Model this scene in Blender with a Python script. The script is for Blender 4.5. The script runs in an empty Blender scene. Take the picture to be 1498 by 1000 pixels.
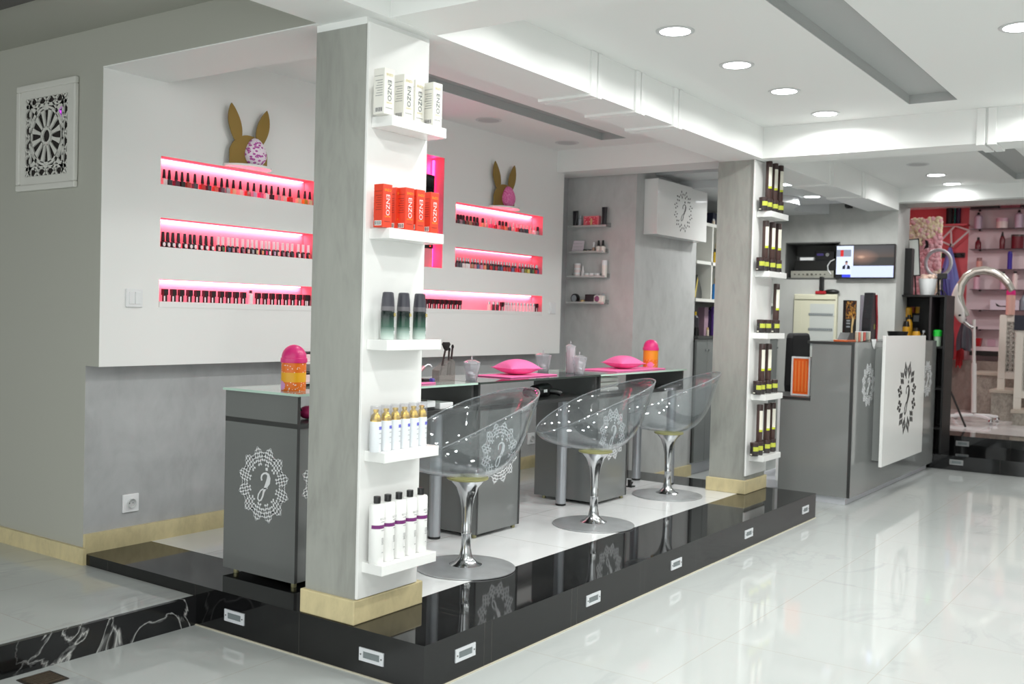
import bpy, math, random
from mathutils import Vector, Matrix
random.seed(7)
SC = bpy.context.scene
COL = SC.collection
PI = math.pi
R = math.radians
# ------------------------------------------------------------------ camera
FPX = 1486.4
CAM = Vector((-2.612, -2.156, 1.28))
YAW, PIT, ROL = R(35.02), R(-1.536), R(1.505)
FWD = Vector((math.cos(PIT)*math.cos(YAW), math.cos(PIT)*math.sin(YAW), math.sin(PIT)))
_rt = Vector((math.sin(YAW), -math.cos(YAW), 0))
_up = _rt.cross(FWD)
RGT = _rt*math.cos(ROL) + _up*math.sin(ROL)
UPV = _up*math.cos(ROL) - _rt*math.sin(ROL)
cam = bpy.data.cameras.new('camera')
cam.sensor_width = 36.0
cam.lens = FPX*36.0/1498.0
cam.clip_start = 0.05
cam.clip_end = 100
camo = bpy.data.objects.new('camera', cam)
COL.objects.link(camo)
m = Matrix.Identity(4)
for i in range(3):
    m[i][0] = RGT[i]; m[i][1] = UPV[i]; m[i][2] = -FWD[i]; m[i][3] = CAM[i]
camo.matrix_world = m
SC.camera = camo
cam.dof.use_dof = True
cam.dof.focus_distance = 4.6
cam.dof.aperture_fstop = 3.5

def P(px, py, ax, v):
    """world point on the plane (axis ax = v) that the photograph shows at pixel px, py"""
    d = RGT*((px-749)/FPX) + UPV*(-(py-500)/FPX) + FWD
    t = (v-CAM[ax])/d[ax]
    return CAM + d*t
ZP = 0.1625      # top of the platform
ZT = 0.943       # top of the glass desks

# ------------------------------------------------------------------ materials
def new_mat(name):
    mt = bpy.data.materials.new(name); mt.use_nodes = True
    nt = mt.node_tree
    return mt, nt, nt.nodes['Principled BSDF']
MC = {}
def lin(c):
    return tuple(((x/255.0)/12.92 if x/255.0 <= 0.04045 else ((x/255.0+0.055)/1.055)**2.4) for x in c)
def M(name, rgb=(200,200,200), rough=0.45, metal=0.0, spec=0.5, emit=None, es=0.0, coat=0.0, var=0.0, scale=8.0, bump=0.0, alpha=None):
    """plain material, colour given as sRGB 0-255; var = soft noise variation of the colour"""
    if name in MC: return MC[name]
    mt, nt, b = new_mat(name)
    col = lin(rgb)+(1,)
    b.inputs['Base Color'].default_value = col
    b.inputs['Roughness'].default_value = rough
    b.inputs['Metallic'].default_value = metal
    b.inputs['Specular IOR Level'].default_value = spec
    b.inputs['Coat Weight'].default_value = coat
    if emit:
        b.inputs['Emission Color'].default_value = lin(emit)+(1,)
        b.inputs['Emission Strength'].default_value = es
    if var or bump:
        tc = nt.nodes.new('ShaderNodeTexCoord')
        nz = nt.nodes.new('ShaderNodeTexNoise'); nz.inputs['Scale'].default_value = scale; nz.inputs['Detail'].default_value = 6
        nt.links.new(tc.outputs['Object'], nz.inputs['Vector'])
        if var:
            mp = nt.nodes.new('ShaderNodeMapRange')
            mp.inputs['From Min'].default_value = .3; mp.inputs['From Max'].default_value = .7
            mp.inputs['To Min'].default_value = 1-var; mp.inputs['To Max'].default_value = 1+var
            nt.links.new(nz.outputs['Fac'], mp.inputs['Value'])
            mx = nt.nodes.new('ShaderNodeMix'); mx.data_type = 'RGBA'; mx.blend_type = 'MULTIPLY'
            mx.inputs['Factor'].default_value = 1
            mx.inputs['A'].default_value = col
            nt.links.new(mp.outputs['Result'], mx.inputs['B'])
            nt.links.new(mx.outputs['Result'], b.inputs['Base Color'])
        if bump:
            bp = nt.nodes.new('ShaderNodeBump'); bp.inputs['Strength'].default_value = bump; bp.inputs['Distance'].default_value = .004
            nt.links.new(nz.outputs['Fac'], bp.inputs['Height'])
            nt.links.new(bp.outputs['Normal'], b.inputs['Normal'])
    MC[name] = mt
    return mt

def ramp(nt, src, stops):
    r = nt.nodes.new('ShaderNodeValToRGB')
    el = r.color_ramp.elements
    while len(el) < len(stops): el.new(.5)
    for e, (p, c) in zip(el, stops):
        e.position = p; e.color = (c+(1,)) if len(c) == 3 else c
    nt.links.new(src, r.inputs['Fac'])
    return r.outputs['Color']
def nmath(nt, op, a, b=None, c=None):
    n = nt.nodes.new('ShaderNodeMath'); n.operation = op
    for i, v in enumerate((a, b, c)):
        if v is None: continue
        if isinstance(v, (int, float)): n.inputs[i].default_value = v
        else: nt.links.new(v, n.inputs[i])
    return n.outputs[0]
def mixc(nt, fac, a, b, blend='MIX'):
    n = nt.nodes.new('ShaderNodeMix'); n.data_type = 'RGBA'; n.blend_type = blend
    for key, v in (('Factor', fac), ('A', a), ('B', b)):
        if isinstance(v, (int, float)): n.inputs[key].default_value = v
        elif isinstance(v, tuple): n.inputs[key].default_value = v if len(v) == 4 else v+(1,)
        else: nt.links.new(v, n.inputs[key])
    return n.outputs['Result']
def noise(nt, vec, scale, detail=6, dist=0.0, rough=.5):
    n = nt.nodes.new('ShaderNodeTexNoise')
    n.inputs['Scale'].default_value = scale; n.inputs['Detail'].default_value = detail
    n.inputs['Distortion'].default_value = dist; n.inputs['Roughness'].default_value = rough
    if vec is not None: nt.links.new(vec, n.inputs['Vector'])
    return n.outputs['Fac']

def concrete(name, rgb, rough=.42, amt=.16, scale=2.2, stretch=(1,1,.55)):
    """trowelled grey venetian plaster"""
    if name in MC: return MC[name]
    mt, nt, b = new_mat(name)
    tc = nt.nodes.new('ShaderNodeTexCoord').outputs['Object']
    mp = nt.nodes.new('ShaderNodeMapping'); mp.inputs['Scale'].default_value = stretch
    nt.links.new(tc, mp.inputs['Vector'])
    n1 = noise(nt, mp.outputs['Vector'], scale, 8, 1.2, .62)
    n2 = noise(nt, mp.outputs['Vector'], scale*5, 6, .6)
    f = nmath(nt, 'ADD', nmath(nt, 'MULTIPLY', n1, .7), nmath(nt, 'MULTIPLY', n2, .3))
    c = lin(rgb)
    lo = tuple(x*(1-amt*1.5) for x in c); hi = tuple(min(1, x*(1+amt)) for x in c)
    cc = ramp(nt, f, [(.36, lo), (.5, c), (.64, hi)])
    nt.links.new(cc, b.inputs['Base Color'])
    rr = nt.nodes.new('ShaderNodeMapRange'); rr.inputs['To Min'].default_value = rough-.12; rr.inputs['To Max'].default_value = rough+.12
    nt.links.new(n2, rr.inputs['Value']); nt.links.new(rr.outputs['Result'], b.inputs['Roughness'])
    bp = nt.nodes.new('ShaderNodeBump'); bp.inputs['Strength'].default_value = .12; bp.inputs['Distance'].default_value = .004
    nt.links.new(f, bp.inputs['Height']); nt.links.new(bp.outputs['Normal'], b.inputs['Normal'])
    MC[name] = mt
    return mt

def tiles(name, base, vein, grout, ox, oy, size=.6, gw=.0032, rough=.06, vein_amt=.5, axes=(0, 1), spec=.5):
    """polished stone tiles with soft grey veins and thin joints, in object = world metres"""
    if name in MC: return MC[name]
    mt, nt, b = new_mat(name)
    tc = nt.nodes.new('ShaderNodeTexCoord').outputs['Object']
    sp = nt.nodes.new('ShaderNodeSeparateXYZ'); nt.links.new(tc, sp.inputs[0])
    def joint(out, off):
        t = nmath(nt, 'DIVIDE', nmath(nt, 'SUBTRACT', out, off), size)
        fr = nmath(nt, 'FRACT', t)
        d = nmath(nt, 'ABSOLUTE', nmath(nt, 'SUBTRACT', fr, .5))
        return nmath(nt, 'GREATER_THAN', d, .5-gw/size/2), nmath(nt, 'FLOOR', t)
    j1, i1 = joint(sp.outputs[axes[0]], ox)
    j2, i2 = joint(sp.outputs[axes[1]], oy)
    jj = nmath(nt, 'MAXIMUM', j1, j2)
    # each tile gets its own piece of the veining
    cb = nt.nodes.new('ShaderNodeCombineXYZ')
    nt.links.new(nmath(nt, 'MULTIPLY', i1, 3.7), cb.inputs[0]); nt.links.new(nmath(nt, 'MULTIPLY', i2, 5.3), cb.inputs[1])
    nt.links.new(nmath(nt, 'MULTIPLY', nmath(nt, 'ADD', i1, i2), 2.9), cb.inputs[2])
    va = nt.nodes.new('ShaderNodeVectorMath'); va.operation = 'ADD'
    nt.links.new(tc, va.inputs[0]); nt.links.new(cb.outputs[0], va.inputs[1])
    mp = nt.nodes.new('ShaderNodeMapping'); mp.inputs['Rotation'].default_value = (0, 0, .6); mp.inputs['Scale'].default_value = (.55, 1.5, 1)
    nt.links.new(va.outputs[0], mp.inputs['Vector'])
    n1 = noise(nt, mp.outputs['Vector'], 1.5, 8, 1.6, .55)
    ridge = nmath(nt, 'ABSOLUTE', nmath(nt, 'SUBTRACT', n1, .5))
    v1 = nt.nodes.new('ShaderNodeMapRange'); v1.inputs['From Min'].default_value = 0; v1.inputs['From Max'].default_value = .035
    v1.inputs['To Min'].default_value = 1; v1.inputs['To Max'].default_value = 0
    nt.links.new(ridge, v1.inputs['Value'])
    n2 = noise(nt, mp.outputs['Vector'], .9, 3)
    msk = nt.nodes.new('ShaderNodeMapRange'); msk.inputs['From Min'].default_value = .48; msk.inputs['From Max'].default_value = .7
    nt.links.new(n2, msk.inputs['Value'])
    vv = nmath(nt, 'MULTIPLY', nmath(nt, 'MULTIPLY', v1.outputs['Result'], msk.outputs['Result']), vein_amt)
    cl = nmath(nt, 'MULTIPLY', noise(nt, mp.outputs['Vector'], 1.1, 4), .18*vein_amt)
    f = nmath(nt, 'MINIMUM', nmath(nt, 'ADD', vv, cl), 1)
    c = mixc(nt, f, lin(base), lin(vein))
    c = mixc(nt, jj, c, lin(grout))
    nt.links.new(c, b.inputs['Base Color'])
    b.inputs['Roughness'].default_value = rough
    b.inputs['Specular IOR Level'].default_value = spec
    MC[name] = mt
    return mt

def marble_black(name):
    mt, nt, b = new_mat(name)
    tc = nt.nodes.new('ShaderNodeTexCoord').outputs['Object']
    n1 = noise(nt, tc, 3.6, 7, 1.1, .5)
    ridge = nmath(nt, 'ABSOLUTE', nmath(nt, 'SUBTRACT', n1, .5))
    c1 = ramp(nt, ridge, [(0, (.5, .5, .48)), (.006, (.16, .16, .16)), (.02, (.012, .012, .013)), (1, (.008, .008, .009))])
    n2 = noise(nt, tc, 1.2, 3)
    c = mixc(nt, ramp(nt, n2, [(.36, (0, 0, 0)), (.44, (1, 1, 1))]), lin((12, 12, 13)), c1)
    nt.links.new(c, b.inputs['Base Color']); b.inputs['Roughness'].default_value = .12
    MC[name] = mt
    return mt

def spots(name, base, spot, scale=60, size=.3, rough=.5, ring=False, coord='Object', bump=0, stretch=(1, 1, 1)):
    if name in MC: return MC[name]
    mt, nt, b = new_mat(name)
    tc = nt.nodes.new('ShaderNodeTexCoord').outputs[coord]
    mp = nt.nodes.new('ShaderNodeMapping'); mp.inputs['Scale'].default_value = stretch
    nt.links.new(tc, mp.inputs['Vector'])
    v = nt.nodes.new('ShaderNodeTexVoronoi'); v.inputs['Scale'].default_value = scale
    nt.links.new(mp.outputs['Vector'], v.inputs['Vector'])
    d = v.outputs['Distance']
    if ring:
        d = nmath(nt, 'ABSOLUTE', nmath(nt, 'SUBTRACT', d, size*.62)); f = nmath(nt, 'LESS_THAN', d, size*.4)
    else: f = nmath(nt, 'LESS_THAN', d, size)
    nt.links.new(mixc(nt, f, lin(base), lin(spot)), b.inputs['Base Color'])
    b.inputs['Roughness'].default_value = rough
    MC[name] = mt
    return mt

def thin_clear(name, tint=(235, 238, 240), ior=1.45, rough=.03, refl=1.0, body=0.0, bodycol=(230, 230, 235)):
    """thin clear sheet: straight-through light with a mirror reflection that follows the Fresnel law"""
    if name in MC: return MC[name]
    mt = bpy.data.materials.new(name); mt.use_nodes = True
    nt = mt.node_tree; nt.nodes.clear()
    out = nt.nodes.new('ShaderNodeOutputMaterial')
    tr = nt.nodes.new('ShaderNodeBsdfTransparent'); tr.inputs['Color'].default_value = lin(tint)+(1,)
    gl = nt.nodes.new('ShaderNodeBsdfGlossy'); gl.inputs['Roughness'].default_value = rough
    gl.inputs['Color'].default_value = (.95, .96, .97, 1)
    # Schlick reflectance, the same from both sides of the sheet
    lw = nt.nodes.new('ShaderNodeLayerWeight'); lw.inputs['Blend'].default_value = .5
    r0 = ((ior-1)/(ior+1))**2
    f = nmath(nt, 'MULTIPLY', nmath(nt, 'MULTIPLY_ADD', nmath(nt, 'POWER', lw.outputs['Facing'], 5), 1-r0, r0), refl)
    f = nmath(nt, 'MINIMUM', f, 1)
    base = tr.outputs[0]
    if body:
        df = nt.nodes.new('ShaderNodeBsdfDiffuse'); df.inputs['Color'].default_value = lin(bodycol)+(1,)
        m0 = nt.nodes.new('ShaderNodeMixShader'); m0.inputs[0].default_value = body
        nt.links.new(base, m0.inputs[1]); nt.links.new(df.outputs[0], m0.inputs[2]); base = m0.outputs[0]
    mx = nt.nodes.new('ShaderNodeMixShader')
    nt.links.new(f, mx.inputs[0]); nt.links.new(base, mx.inputs[1]); nt.links.new(gl.outputs[0], mx.inputs[2])
    nt.links.new(mx.outputs[0], out.inputs['Surface'])
    MC[name] = mt
    return mt

# ------------------------------------------------------------------ mesh building
class MB:
    def __init__(s): s.v = []; s.f = []; s.m = []; s.sm = []
    def add(s, vs, fs, mi=0, smooth=False):
        o = len(s.v); s.v += [tuple(p) for p in vs]
        for f in fs: s.f.append([i+o for i in f]); s.m.append(mi); s.sm.append(smooth)
        return s
    def box(s, a, b, mi=0):
        x0, y0, z0 = a; x1, y1, z1 = b
        if x1 < x0: x0, x1 = x1, x0
        if y1 < y0: y0, y1 = y1, y0
        if z1 < z0: z0, z1 = z1, z0
        vs = [(x0,y0,z0),(x1,y0,z0),(x1,y1,z0),(x0,y1,z0),(x0,y0,z1),(x1,y0,z1),(x1,y1,z1),(x0,y1,z1)]
        return s.add(vs, [(0,3,2,1),(4,5,6,7),(0,1,5,4),(1,2,6,5),(2,3,7,6),(3,0,4,7)], mi)
    def quad(s, a, b, c, d, mi=0): return s.add([a,b,c,d], [(0,1,2,3)], mi)
    def lathe(s, prof, n=20, c=(0,0,0), mats=None, cap=True, squash=1.0, mi=0):
        """prof: (r, z) list from bottom to top, around the z axis through c"""
        vs = []; o = len(s.v)
        for r, z in prof:
            for i in range(n):
                a = 2*PI*i/n; vs.append((c[0]+r*math.cos(a), c[1]+r*squash*math.sin(a), c[2]+z))
        s.v += vs
        for k in range(len(prof)-1):
            q = mats[k] if mats else mi
            for i in range(n):
                j = (i+1) % n
                s.f.append([o+k*n+i, o+k*n+j, o+(k+1)*n+j, o+(k+1)*n+i]); s.m.append(q); s.sm.append(True)
        if cap:
            s.f.append([o+i for i in range(n)][::-1]); s.m.append(mats[0] if mats else mi); s.sm.append(False)
            k = len(prof)-1
            s.f.append([o+k*n+i for i in range(n)]); s.m.append(mats[-1] if mats else mi); s.sm.append(False)
        return s
    def tube(s, pts, r, n=8, mi=0, closed=False, cap=True):
        pts = [Vector(p) for p in pts]; o = len(s.v); N = len(pts)
        up = None
        for k, p in enumerate(pts):
            if closed: t = (pts[(k+1) % N]-pts[k-1])
            else: t = pts[min(k+1, N-1)]-pts[max(k-1, 0)]
            t.normalize()
            if up is None:
                up = Vector((0,0,1)) if abs(t.z) < .9 else Vector((1,0,0))
            u = (up - t*up.dot(t)); u.normalize(); w = t.cross(u); up = u
            rr = r[k] if isinstance(r, (list, tuple)) else r
            for i in range(n):
                a = 2*PI*i/n; s.v.append(tuple(p+u*(rr*math.cos(a))+w*(rr*math.sin(a))))
        for k in range(N if closed else N-1):
            k2 = (k+1) % N
            for i in range(n):
                j = (i+1) % n
                s.f.append([o+k*n+i, o+k*n+j, o+k2*n+j, o+k2*n+i]); s.m.append(mi); s.sm.append(True)
        if cap and not closed:
            s.f.append([o+i for i in range(n)][::-1]); s.m.append(mi); s.sm.append(False)
            s.f.append([o+(N-1)*n+i for i in range(n)]); s.m.append(mi); s.sm.append(False)
        return s
    def prism(s, poly, O, U, V, W, mi=0):
        """polygon in the U,V plane at O, extruded along vector W"""
        O, U, V, W = Vector(O), Vector(U), Vector(V), Vector(W); n = len(poly)
        vs = [O+U*a+V*b for a, b in poly]; vs += [p+W for p in vs]
        fs = [list(range(n))[::-1], list(range(n, 2*n))]+[[i, (i+1) % n, n+(i+1) % n, n+i] for i in range(n)]
        return s.add(vs, fs, mi)
    def stroke(s, pts, w, O, U, V, W, mi=0):
        """flat ribbon of width w along 2-D points"""
        n = len(pts); L = []; Rr = []
        for k in range(n):
            a = pts[max(k-1, 0)]; b = pts[min(k+1, n-1)]
            dx, dy = b[0]-a[0], b[1]-a[1]; l = math.hypot(dx, dy) or 1
            ww = (w[k] if isinstance(w, (list, tuple)) else w)/2
            L.append((pts[k][0]-dy/l*ww, pts[k][1]+dx/l*ww)); Rr.append((pts[k][0]+dy/l*ww, pts[k][1]-dx/l*ww))
        for k in range(n-1): s.prism([Rr[k], Rr[k+1], L[k+1], L[k]], O, U, V, W, mi)
        return s
    def ell(s, c, r, n=14, k=9, mi=0):
        prof = []; o = len(s.v)
        for j in range(k+1):
            t = -PI/2+PI*j/k
            for i in range(n):
                a = 2*PI*i/n; s.v.append((c[0]+r[0]*math.cos(t)*math.cos(a), c[1]+r[1]*math.cos(t)*math.sin(a), c[2]+r[2]*math.sin(t)))
        for j in range(k):
            for i in range(n):
                q = (i+1) % n
                s.f.append([o+j*n+i, o+j*n+q, o+(j+1)*n+q, o+(j+1)*n+i]); s.m.append(mi); s.sm.append(True)
        return s
    def xf(s, mat, start=0):
        for i in range(start, len(s.v)): s.v[i] = tuple(mat @ Vector(s.v[i]))
        return s
    def mesh(s, name, mats, sharp=38):
        me = bpy.data.meshes.new(name)
        me.from_pydata(s.v, [], s.f)
        if not isinstance(mats, (list, tuple)): mats = [mats]
        for q in mats: me.materials.append(q)
        me.polygons.foreach_set('material_index', s.m)
        if any(s.sm):
            me.polygons.foreach_set('use_smooth', [True]*len(s.f))
            me.set_sharp_from_angle(angle=R(sharp))
        me.update()
        return me

def obj(name, me, parent=None, loc=(0,0,0), rot=(0,0,0), bevel=0, seg=2):
    o = bpy.data.objects.new(name, me); COL.objects.link(o)
    o.location = loc; o.rotation_euler = rot
    if parent: o.parent = parent
    if bevel:
        b = o.modifiers.new('bevel', 'BEVEL'); b.width = bevel; b.segments = seg; b.limit_method = 'ANGLE'; b.angle_limit = R(40)
    return o
def part(name, mb, mats, parent, bevel=0, loc=(0,0,0), rot=(0,0,0), label=None):
    o = obj(name, mb.mesh(name, mats), parent, loc, rot, bevel)
    if label: o['label'] = label
    return o
def tag(o, label, cat, group=None):
    o['label'] = label; o['category'] = cat
    if group: o['group'] = group
    return o
def thing(name, label, cat, loc=(0,0,0), rz=0, group=None):
    o = bpy.data.objects.new(name, None); COL.objects.link(o)
    o.empty_display_size = .05
    o.location = loc; o.rotation_euler = (0, 0, rz)
    return tag(o, label, cat, group)
def single(name, mb, mats, label, cat, loc=(0,0,0), rz=0, group=None, bevel=0):
    return tag(obj(name, mb.mesh(name, mats), None, loc, (0,0,rz), bevel), label, cat, group)
def struct(name, mb, mats, parent=None, bevel=0):
    o = obj(name, mb.mesh(name, mats), parent, bevel=bevel)
    if not parent: o['kind'] = 'structure'
    return o
def mk(name, label, cat, loc, parts, group=None, rz=0):
    """one thing from ready meshes: parts = [(part name, mesh), ...]; the meshes are shared by every copy"""
    t = thing(name, label, cat, loc, rz, group)
    for pn, me in parts: obj(pn, me, t)
    return t
ORD = ('first second third fourth fifth sixth seventh eighth ninth tenth eleventh twelfth thirteenth fourteenth fifteenth sixteenth seventeenth '
       'eighteenth nineteenth twentieth twenty-first twenty-second twenty-third twenty-fourth twenty-fifth twenty-sixth twenty-seventh '
       'twenty-eighth twenty-ninth thirtieth thirty-first thirty-second thirty-third thirty-fourth').split()
def place(k, n):
    return 'leftmost' if k == 0 else ('rightmost' if k == n-1 else ORD[k]+' from left')
TXC = {}
def text_mb(txt, size, O, U, V, depth=.0006, mi=0, mb=None, align='CENTER', stretch=1.0):
    """lettering as real geometry: text laid out along U (reading direction) and V (up) from O"""
    key = (txt, align)
    if key not in TXC:
        cu = bpy.data.curves.new('t', 'FONT'); cu.body = txt; cu.align_x = align; cu.align_y = 'CENTER'; cu.size = 1; cu.resolution_u = 2
        to = bpy.data.objects.new('t', cu); COL.objects.link(to)
        dg = bpy.context.evaluated_depsgraph_get()
        me = bpy.data.meshes.new_from_object(to.evaluated_get(dg))
        TXC[key] = ([tuple(v.co) for v in me.vertices], [list(p.vertices) for p in me.polygons])
        bpy.data.objects.remove(to); bpy.data.curves.remove(cu); bpy.data.meshes.remove(me)
    vs, fs = TXC[key]
    mb = mb or MB()
    O, U, V = Vector(O), Vector(U), Vector(V); N = U.cross(V)
    mb.add([O+U*(x*size*stretch)+V*(y*size)+N*depth for x, y, z in vs], fs, mi)
    return mb

# ------------------------------------------------------------------ the salon's emblem
JPTS = [(.0,.12),(-.012,.18),(.0,.24),(.045,.285),(.1,.30),(.15,.27),(.165,.2),(.15,.1),(.1,.0),(.05,-.12),(.03,-.22),(-.01,-.31),(-.06,-.34),(-.09,-.29),(-.075,-.2),(-.02,-.1),(.06,-.045),(.14,-.03)]
JW = [.03,.03,.03,.03,.035,.05,.085,.10,.07,.04,.032,.03,.03,.028,.026,.024,.022,.016]
def emblem(O, U, V, Wd, Hd, mi=0, variant='bars', thick=.0015, mb=None, lw=.024):
    """ring of twelve little lattices around a script j; U, V unit vectors of the face, W/H full size"""
    mb = mb or MB()
    O, U, V = Vector(O), Vector(U), Vector(V)
    N = U.cross(V)*thick
    def st(pts, w): mb.stroke([(x*Wd, y*Hd) for x, y in pts], w*min(Wd, Hd) if not isinstance(w, list) else [q*min(Wd, Hd) for q in w], O, U, V, N, mi)
    for k in range(12):
        a = 2*PI*(k+.5)/12
        cx, cy = .40*math.cos(a), .40*math.sin(a)
        er = (math.cos(a), math.sin(a)); et = (-er[1], er[0])
        def q(u, v): return (cx+et[0]*u+er[0]*v, cy+et[1]*u+er[1]*v)
        if variant == 'bars':
            sn, cs_, s0 = math.sin(R(40)), math.cos(R(40)), .067
            for sg in (1, -1):
                a_ = (sn*sg, -cs_); b_ = (-sn*sg, -cs_)
                for kk in range(3):
                    p0 = (b_[0]*kk*s0, .108+b_[1]*kk*s0); t0 = -.35*s0 if kk else -.1*s0; t1 = 2.75*s0
                    st([q(p0[0]+a_[0]*t0, p0[1]+a_[1]*t0), q(p0[0]+a_[0]*t1, p0[1]+a_[1]*t1)], lw)
        else:
            s_ = .034 if variant == 'cells' else .018
            for u, v in ((0, .058), (.056, -.01), (-.056, -.01), (0, -.070)):
                poly = [q(u, v+s_*1.7), q(u-s_, v), q(u, v-s_*1.7), q(u+s_, v)]
                mb.prism([(x*Wd, y*Hd) for x, y in poly], O, U, V, N, mi)
    jk = .61
    st([(x*.85-.03, y*jk-.02) for x, y in JPTS], [w*(.5 if variant == 'dots' else .8) for w in JW])
    st([(x, .215) for x in (.045, .085)], .04)
    return mb
# ================================================================== materials used by the room
WHITE = M('white_paint', (226,226,225), .5)
CEIL = M('ceiling_paint', (240,241,239), .6)
CORR = M('corridor_paint', (174,174,165), .55)
GREYSLOT = M('slot_grey_paint', (182,184,183), .6)
LACQ = M('white_lacquer', (238,238,236), .22, coat=.3)
PLAST = concrete('grey_plaster', (172,173,174), amt=.09, scale=3.2)
PLASTP = concrete('pillar_plaster', (158,159,153), amt=.11, stretch=(2.2,2.2,.5), scale=3.0)
PLASTD = concrete('back_wall_plaster', (184,185,182), .5, amt=.1, scale=1.4)
FLOORM = tiles('white_marble_tiles', (187,191,189), (138,141,145), (176,173,165), -.005, .04, rough=.055, vein_amt=.34)
PLATT = tiles('platform_white_tiles', (231,232,232), (165,167,170), (160,156,148), -.26, .385, rough=.07, vein_amt=.25)
BLACKT = tiles('black_granite_tiles', (19,19,20), (30,30,31), (58,56,52), -.26, -.215, rough=.045, vein_amt=.4, gw=.003, axes=(0, 0))
BLACKL = tiles('black_granite_side', (13,13,14), (30,30,31), (52,50,47), .6, .6, rough=.05, vein_amt=.4, gw=.003, axes=(1, 1))
BLKM = marble_black('black_veined_marble')
TRAV = concrete('travertine', (206,192,150), .35, amt=.10, scale=7)
PINKPAINT = M('niche_pink_paint', (246,140,154), .55)
GROUT = M('cement_joint', (196,190,172), .7)

# ------------------------------------------------------------------ floors
f = MB(); f.quad((-7,-7,0),(7.05,-7,0),(7.05,1.19,0),(-7,1.19,0)); f.quad((.0,1.19,0),(7.05,1.19,0),(7.05,2.2,0),(0,2.2,0)); struct('floor', f, FLOORM)
f = MB(); f.box((-7,1.19+.02,-.05),(0,6,.115)); struct('floor_corridor', f, FLOORM)
f = MB(); f.box((-7,1.19,-.05),(-.001,1.21,.1155)); struct('trim_1', f, BLKM)
# the black-edged platform the desks stand on
f = MB()
f.box((.0,0,-.02),(3.985,.02,ZP)); struct('trim_2', f, BLACKT)
f = MB(); f.box((0,.02,-.02),(.02,1.99,ZP)); f.box((3.965,.02,-.02),(3.985,1.99,ZP)); struct('trim_3', f, BLACKL)
f = MB(); f.box((.02,.02,.05),(3.965,.385,ZP)); f.box((.02,.385,.05),(.345,1.99,ZP)); f.box((3.645,.385,.05),(3.965,1.99,ZP)); struct('trim_4', f, BLACKT)
f = MB(); f.box((.345,.385,.05),(3.645,1.99,ZP)); struct('floor_platform', f, PLATT)
f = MB(); f.box((.0,-.006,0),(3.99,0,.004)); f.box((-.006,0,0),(0,1.19,.004)); struct('trim_5', f, GROUT)
# raised floor of the pink room with its two black steps
f = MB(); f.box((7.05,-4,-.02),(7.56,1.4,.128)); f.box((7.56,-4,-.02),(8.0,1.4,.258)); struct('trim_6', f, BLACKL)
f = MB(); f.box((8.0,-4,0),(11.3,2.2,.258)); struct('floor_upper', f, PLATT)

# ------------------------------------------------------------------ walls
def shell(name, boxes, mt):
    b = MB()
    for a, c in boxes: b.box(a, c)
    return struct(name, b, mt)
shell('wall_left', [((0,1.89,1.003),(.002,1.99,2.75)), ((0,1.99,0),(.03,6,2.75))], CORR)
shell('wall_back', [((.002,1.9895,0),(4.0,2.1,2.75))], PLAST)
shell('wall_column', [((4.0,1.40,0),(5.05,2.1,2.75))], concrete('column_plaster', (190,191,190), amt=.09, scale=3.2))
_yl, _yr, _zt, _zb = P(1149,380,0,6.9).y, P(1228.5,380,0,6.9).y, P(1150,355,0,6.9).z, P(1150,408.5,0,6.9).z
shell('wall_tv', [((6.9,.29,0),(7.3,_yr,2.75)), ((6.9,_yl,0),(7.3,1.95,2.75)), ((6.9,_yr,0),(7.3,_yl,_zb)), ((6.9,_yr,_zt),(7.3,_yl,2.75)), ((7.2,_yr,_zb),(7.3,_yl,_zt))], PLASTD)
shell('wall_cabinet', [((5.05,1.95,0),(6.9,2.1,2.75))], PLASTD)
_yb = P(1417.5,330,0,10.95).y
shell('wall_far_red', [((10.95,_yb,.2),(11.1,2.2,3.2))], M('red_wall', (222,92,102), .5))
shell('wall_far_pink', [((10.95,-4,.2),(11.1,_yb,3.2))], M('pink_wall', (226,206,211), .45))
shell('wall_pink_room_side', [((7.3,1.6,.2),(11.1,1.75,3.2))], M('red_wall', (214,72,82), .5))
shell('wall_aisle', [((-1.5,-4.2,0),(11.1,-4.05,2.8))], WHITE)
shell('wall_corridor_end', [((-7,5.8,0),(0,6,2.75))], CORR)
# skirting
shell('baseboard_back', [((.002,1.972,ZP),(4.0,1.99,ZP+.086))], TRAV)
shell('baseboard_left', [((-.016,2.0,.115),(0,6,.19)), ((-.016,1.96,.115),(.0015,2.0,.19))], TRAV)
shell('baseboard_column', [((4.0,1.385,0),(5.05,1.40,.09))], TRAV)

# the white projecting wall with the pink display niches
NICHES = dict(A=(.303,1.284,1.841,1.970), B=(.305,1.284,1.552,1.686), C=(.304,1.282,1.272,1.402),
              G=(2.0,2.373,1.561,2.250), D=(2.500,3.510,1.856,1.990), E=(2.504,3.519,1.576,1.704), F=(2.15,3.528,1.279,1.420))
YP = 1.89
X0, X1, Z0, Z1 = .002, 3.78, 1.003, 2.75
xs = sorted({X0, X1} | {v for n in NICHES.values() for v in n[:2]}); zs = sorted({Z0, Z1} | {v for n in NICHES.values() for v in n[2:]})
b = MB()
for i in range(len(xs)-1):
    for j in range(len(zs)-1):
        cx, cz = (xs[i]+xs[i+1])/2, (zs[j]+zs[j+1])/2
        if any(n[0] < cx < n[1] and n[2] < cz < n[3] for n in NICHES.values()): continue
        b.quad((xs[i],YP,zs[j]),(xs[i+1],YP,zs[j]),(xs[i+1],YP,zs[j+1]),(xs[i],YP,zs[j+1]))
b.quad((X0,YP,Z0),(X0,1.99,Z0),(X1,1.99,Z0),(X1,YP,Z0)); b.quad((X1,YP,Z0),(X1,1.99,Z0),(X1,1.99,Z1),(X1,YP,Z1)); b.quad((X0,YP,Z0),(X0,YP,Z1),(X0,1.99,Z1),(X0,1.99,Z0))
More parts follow.
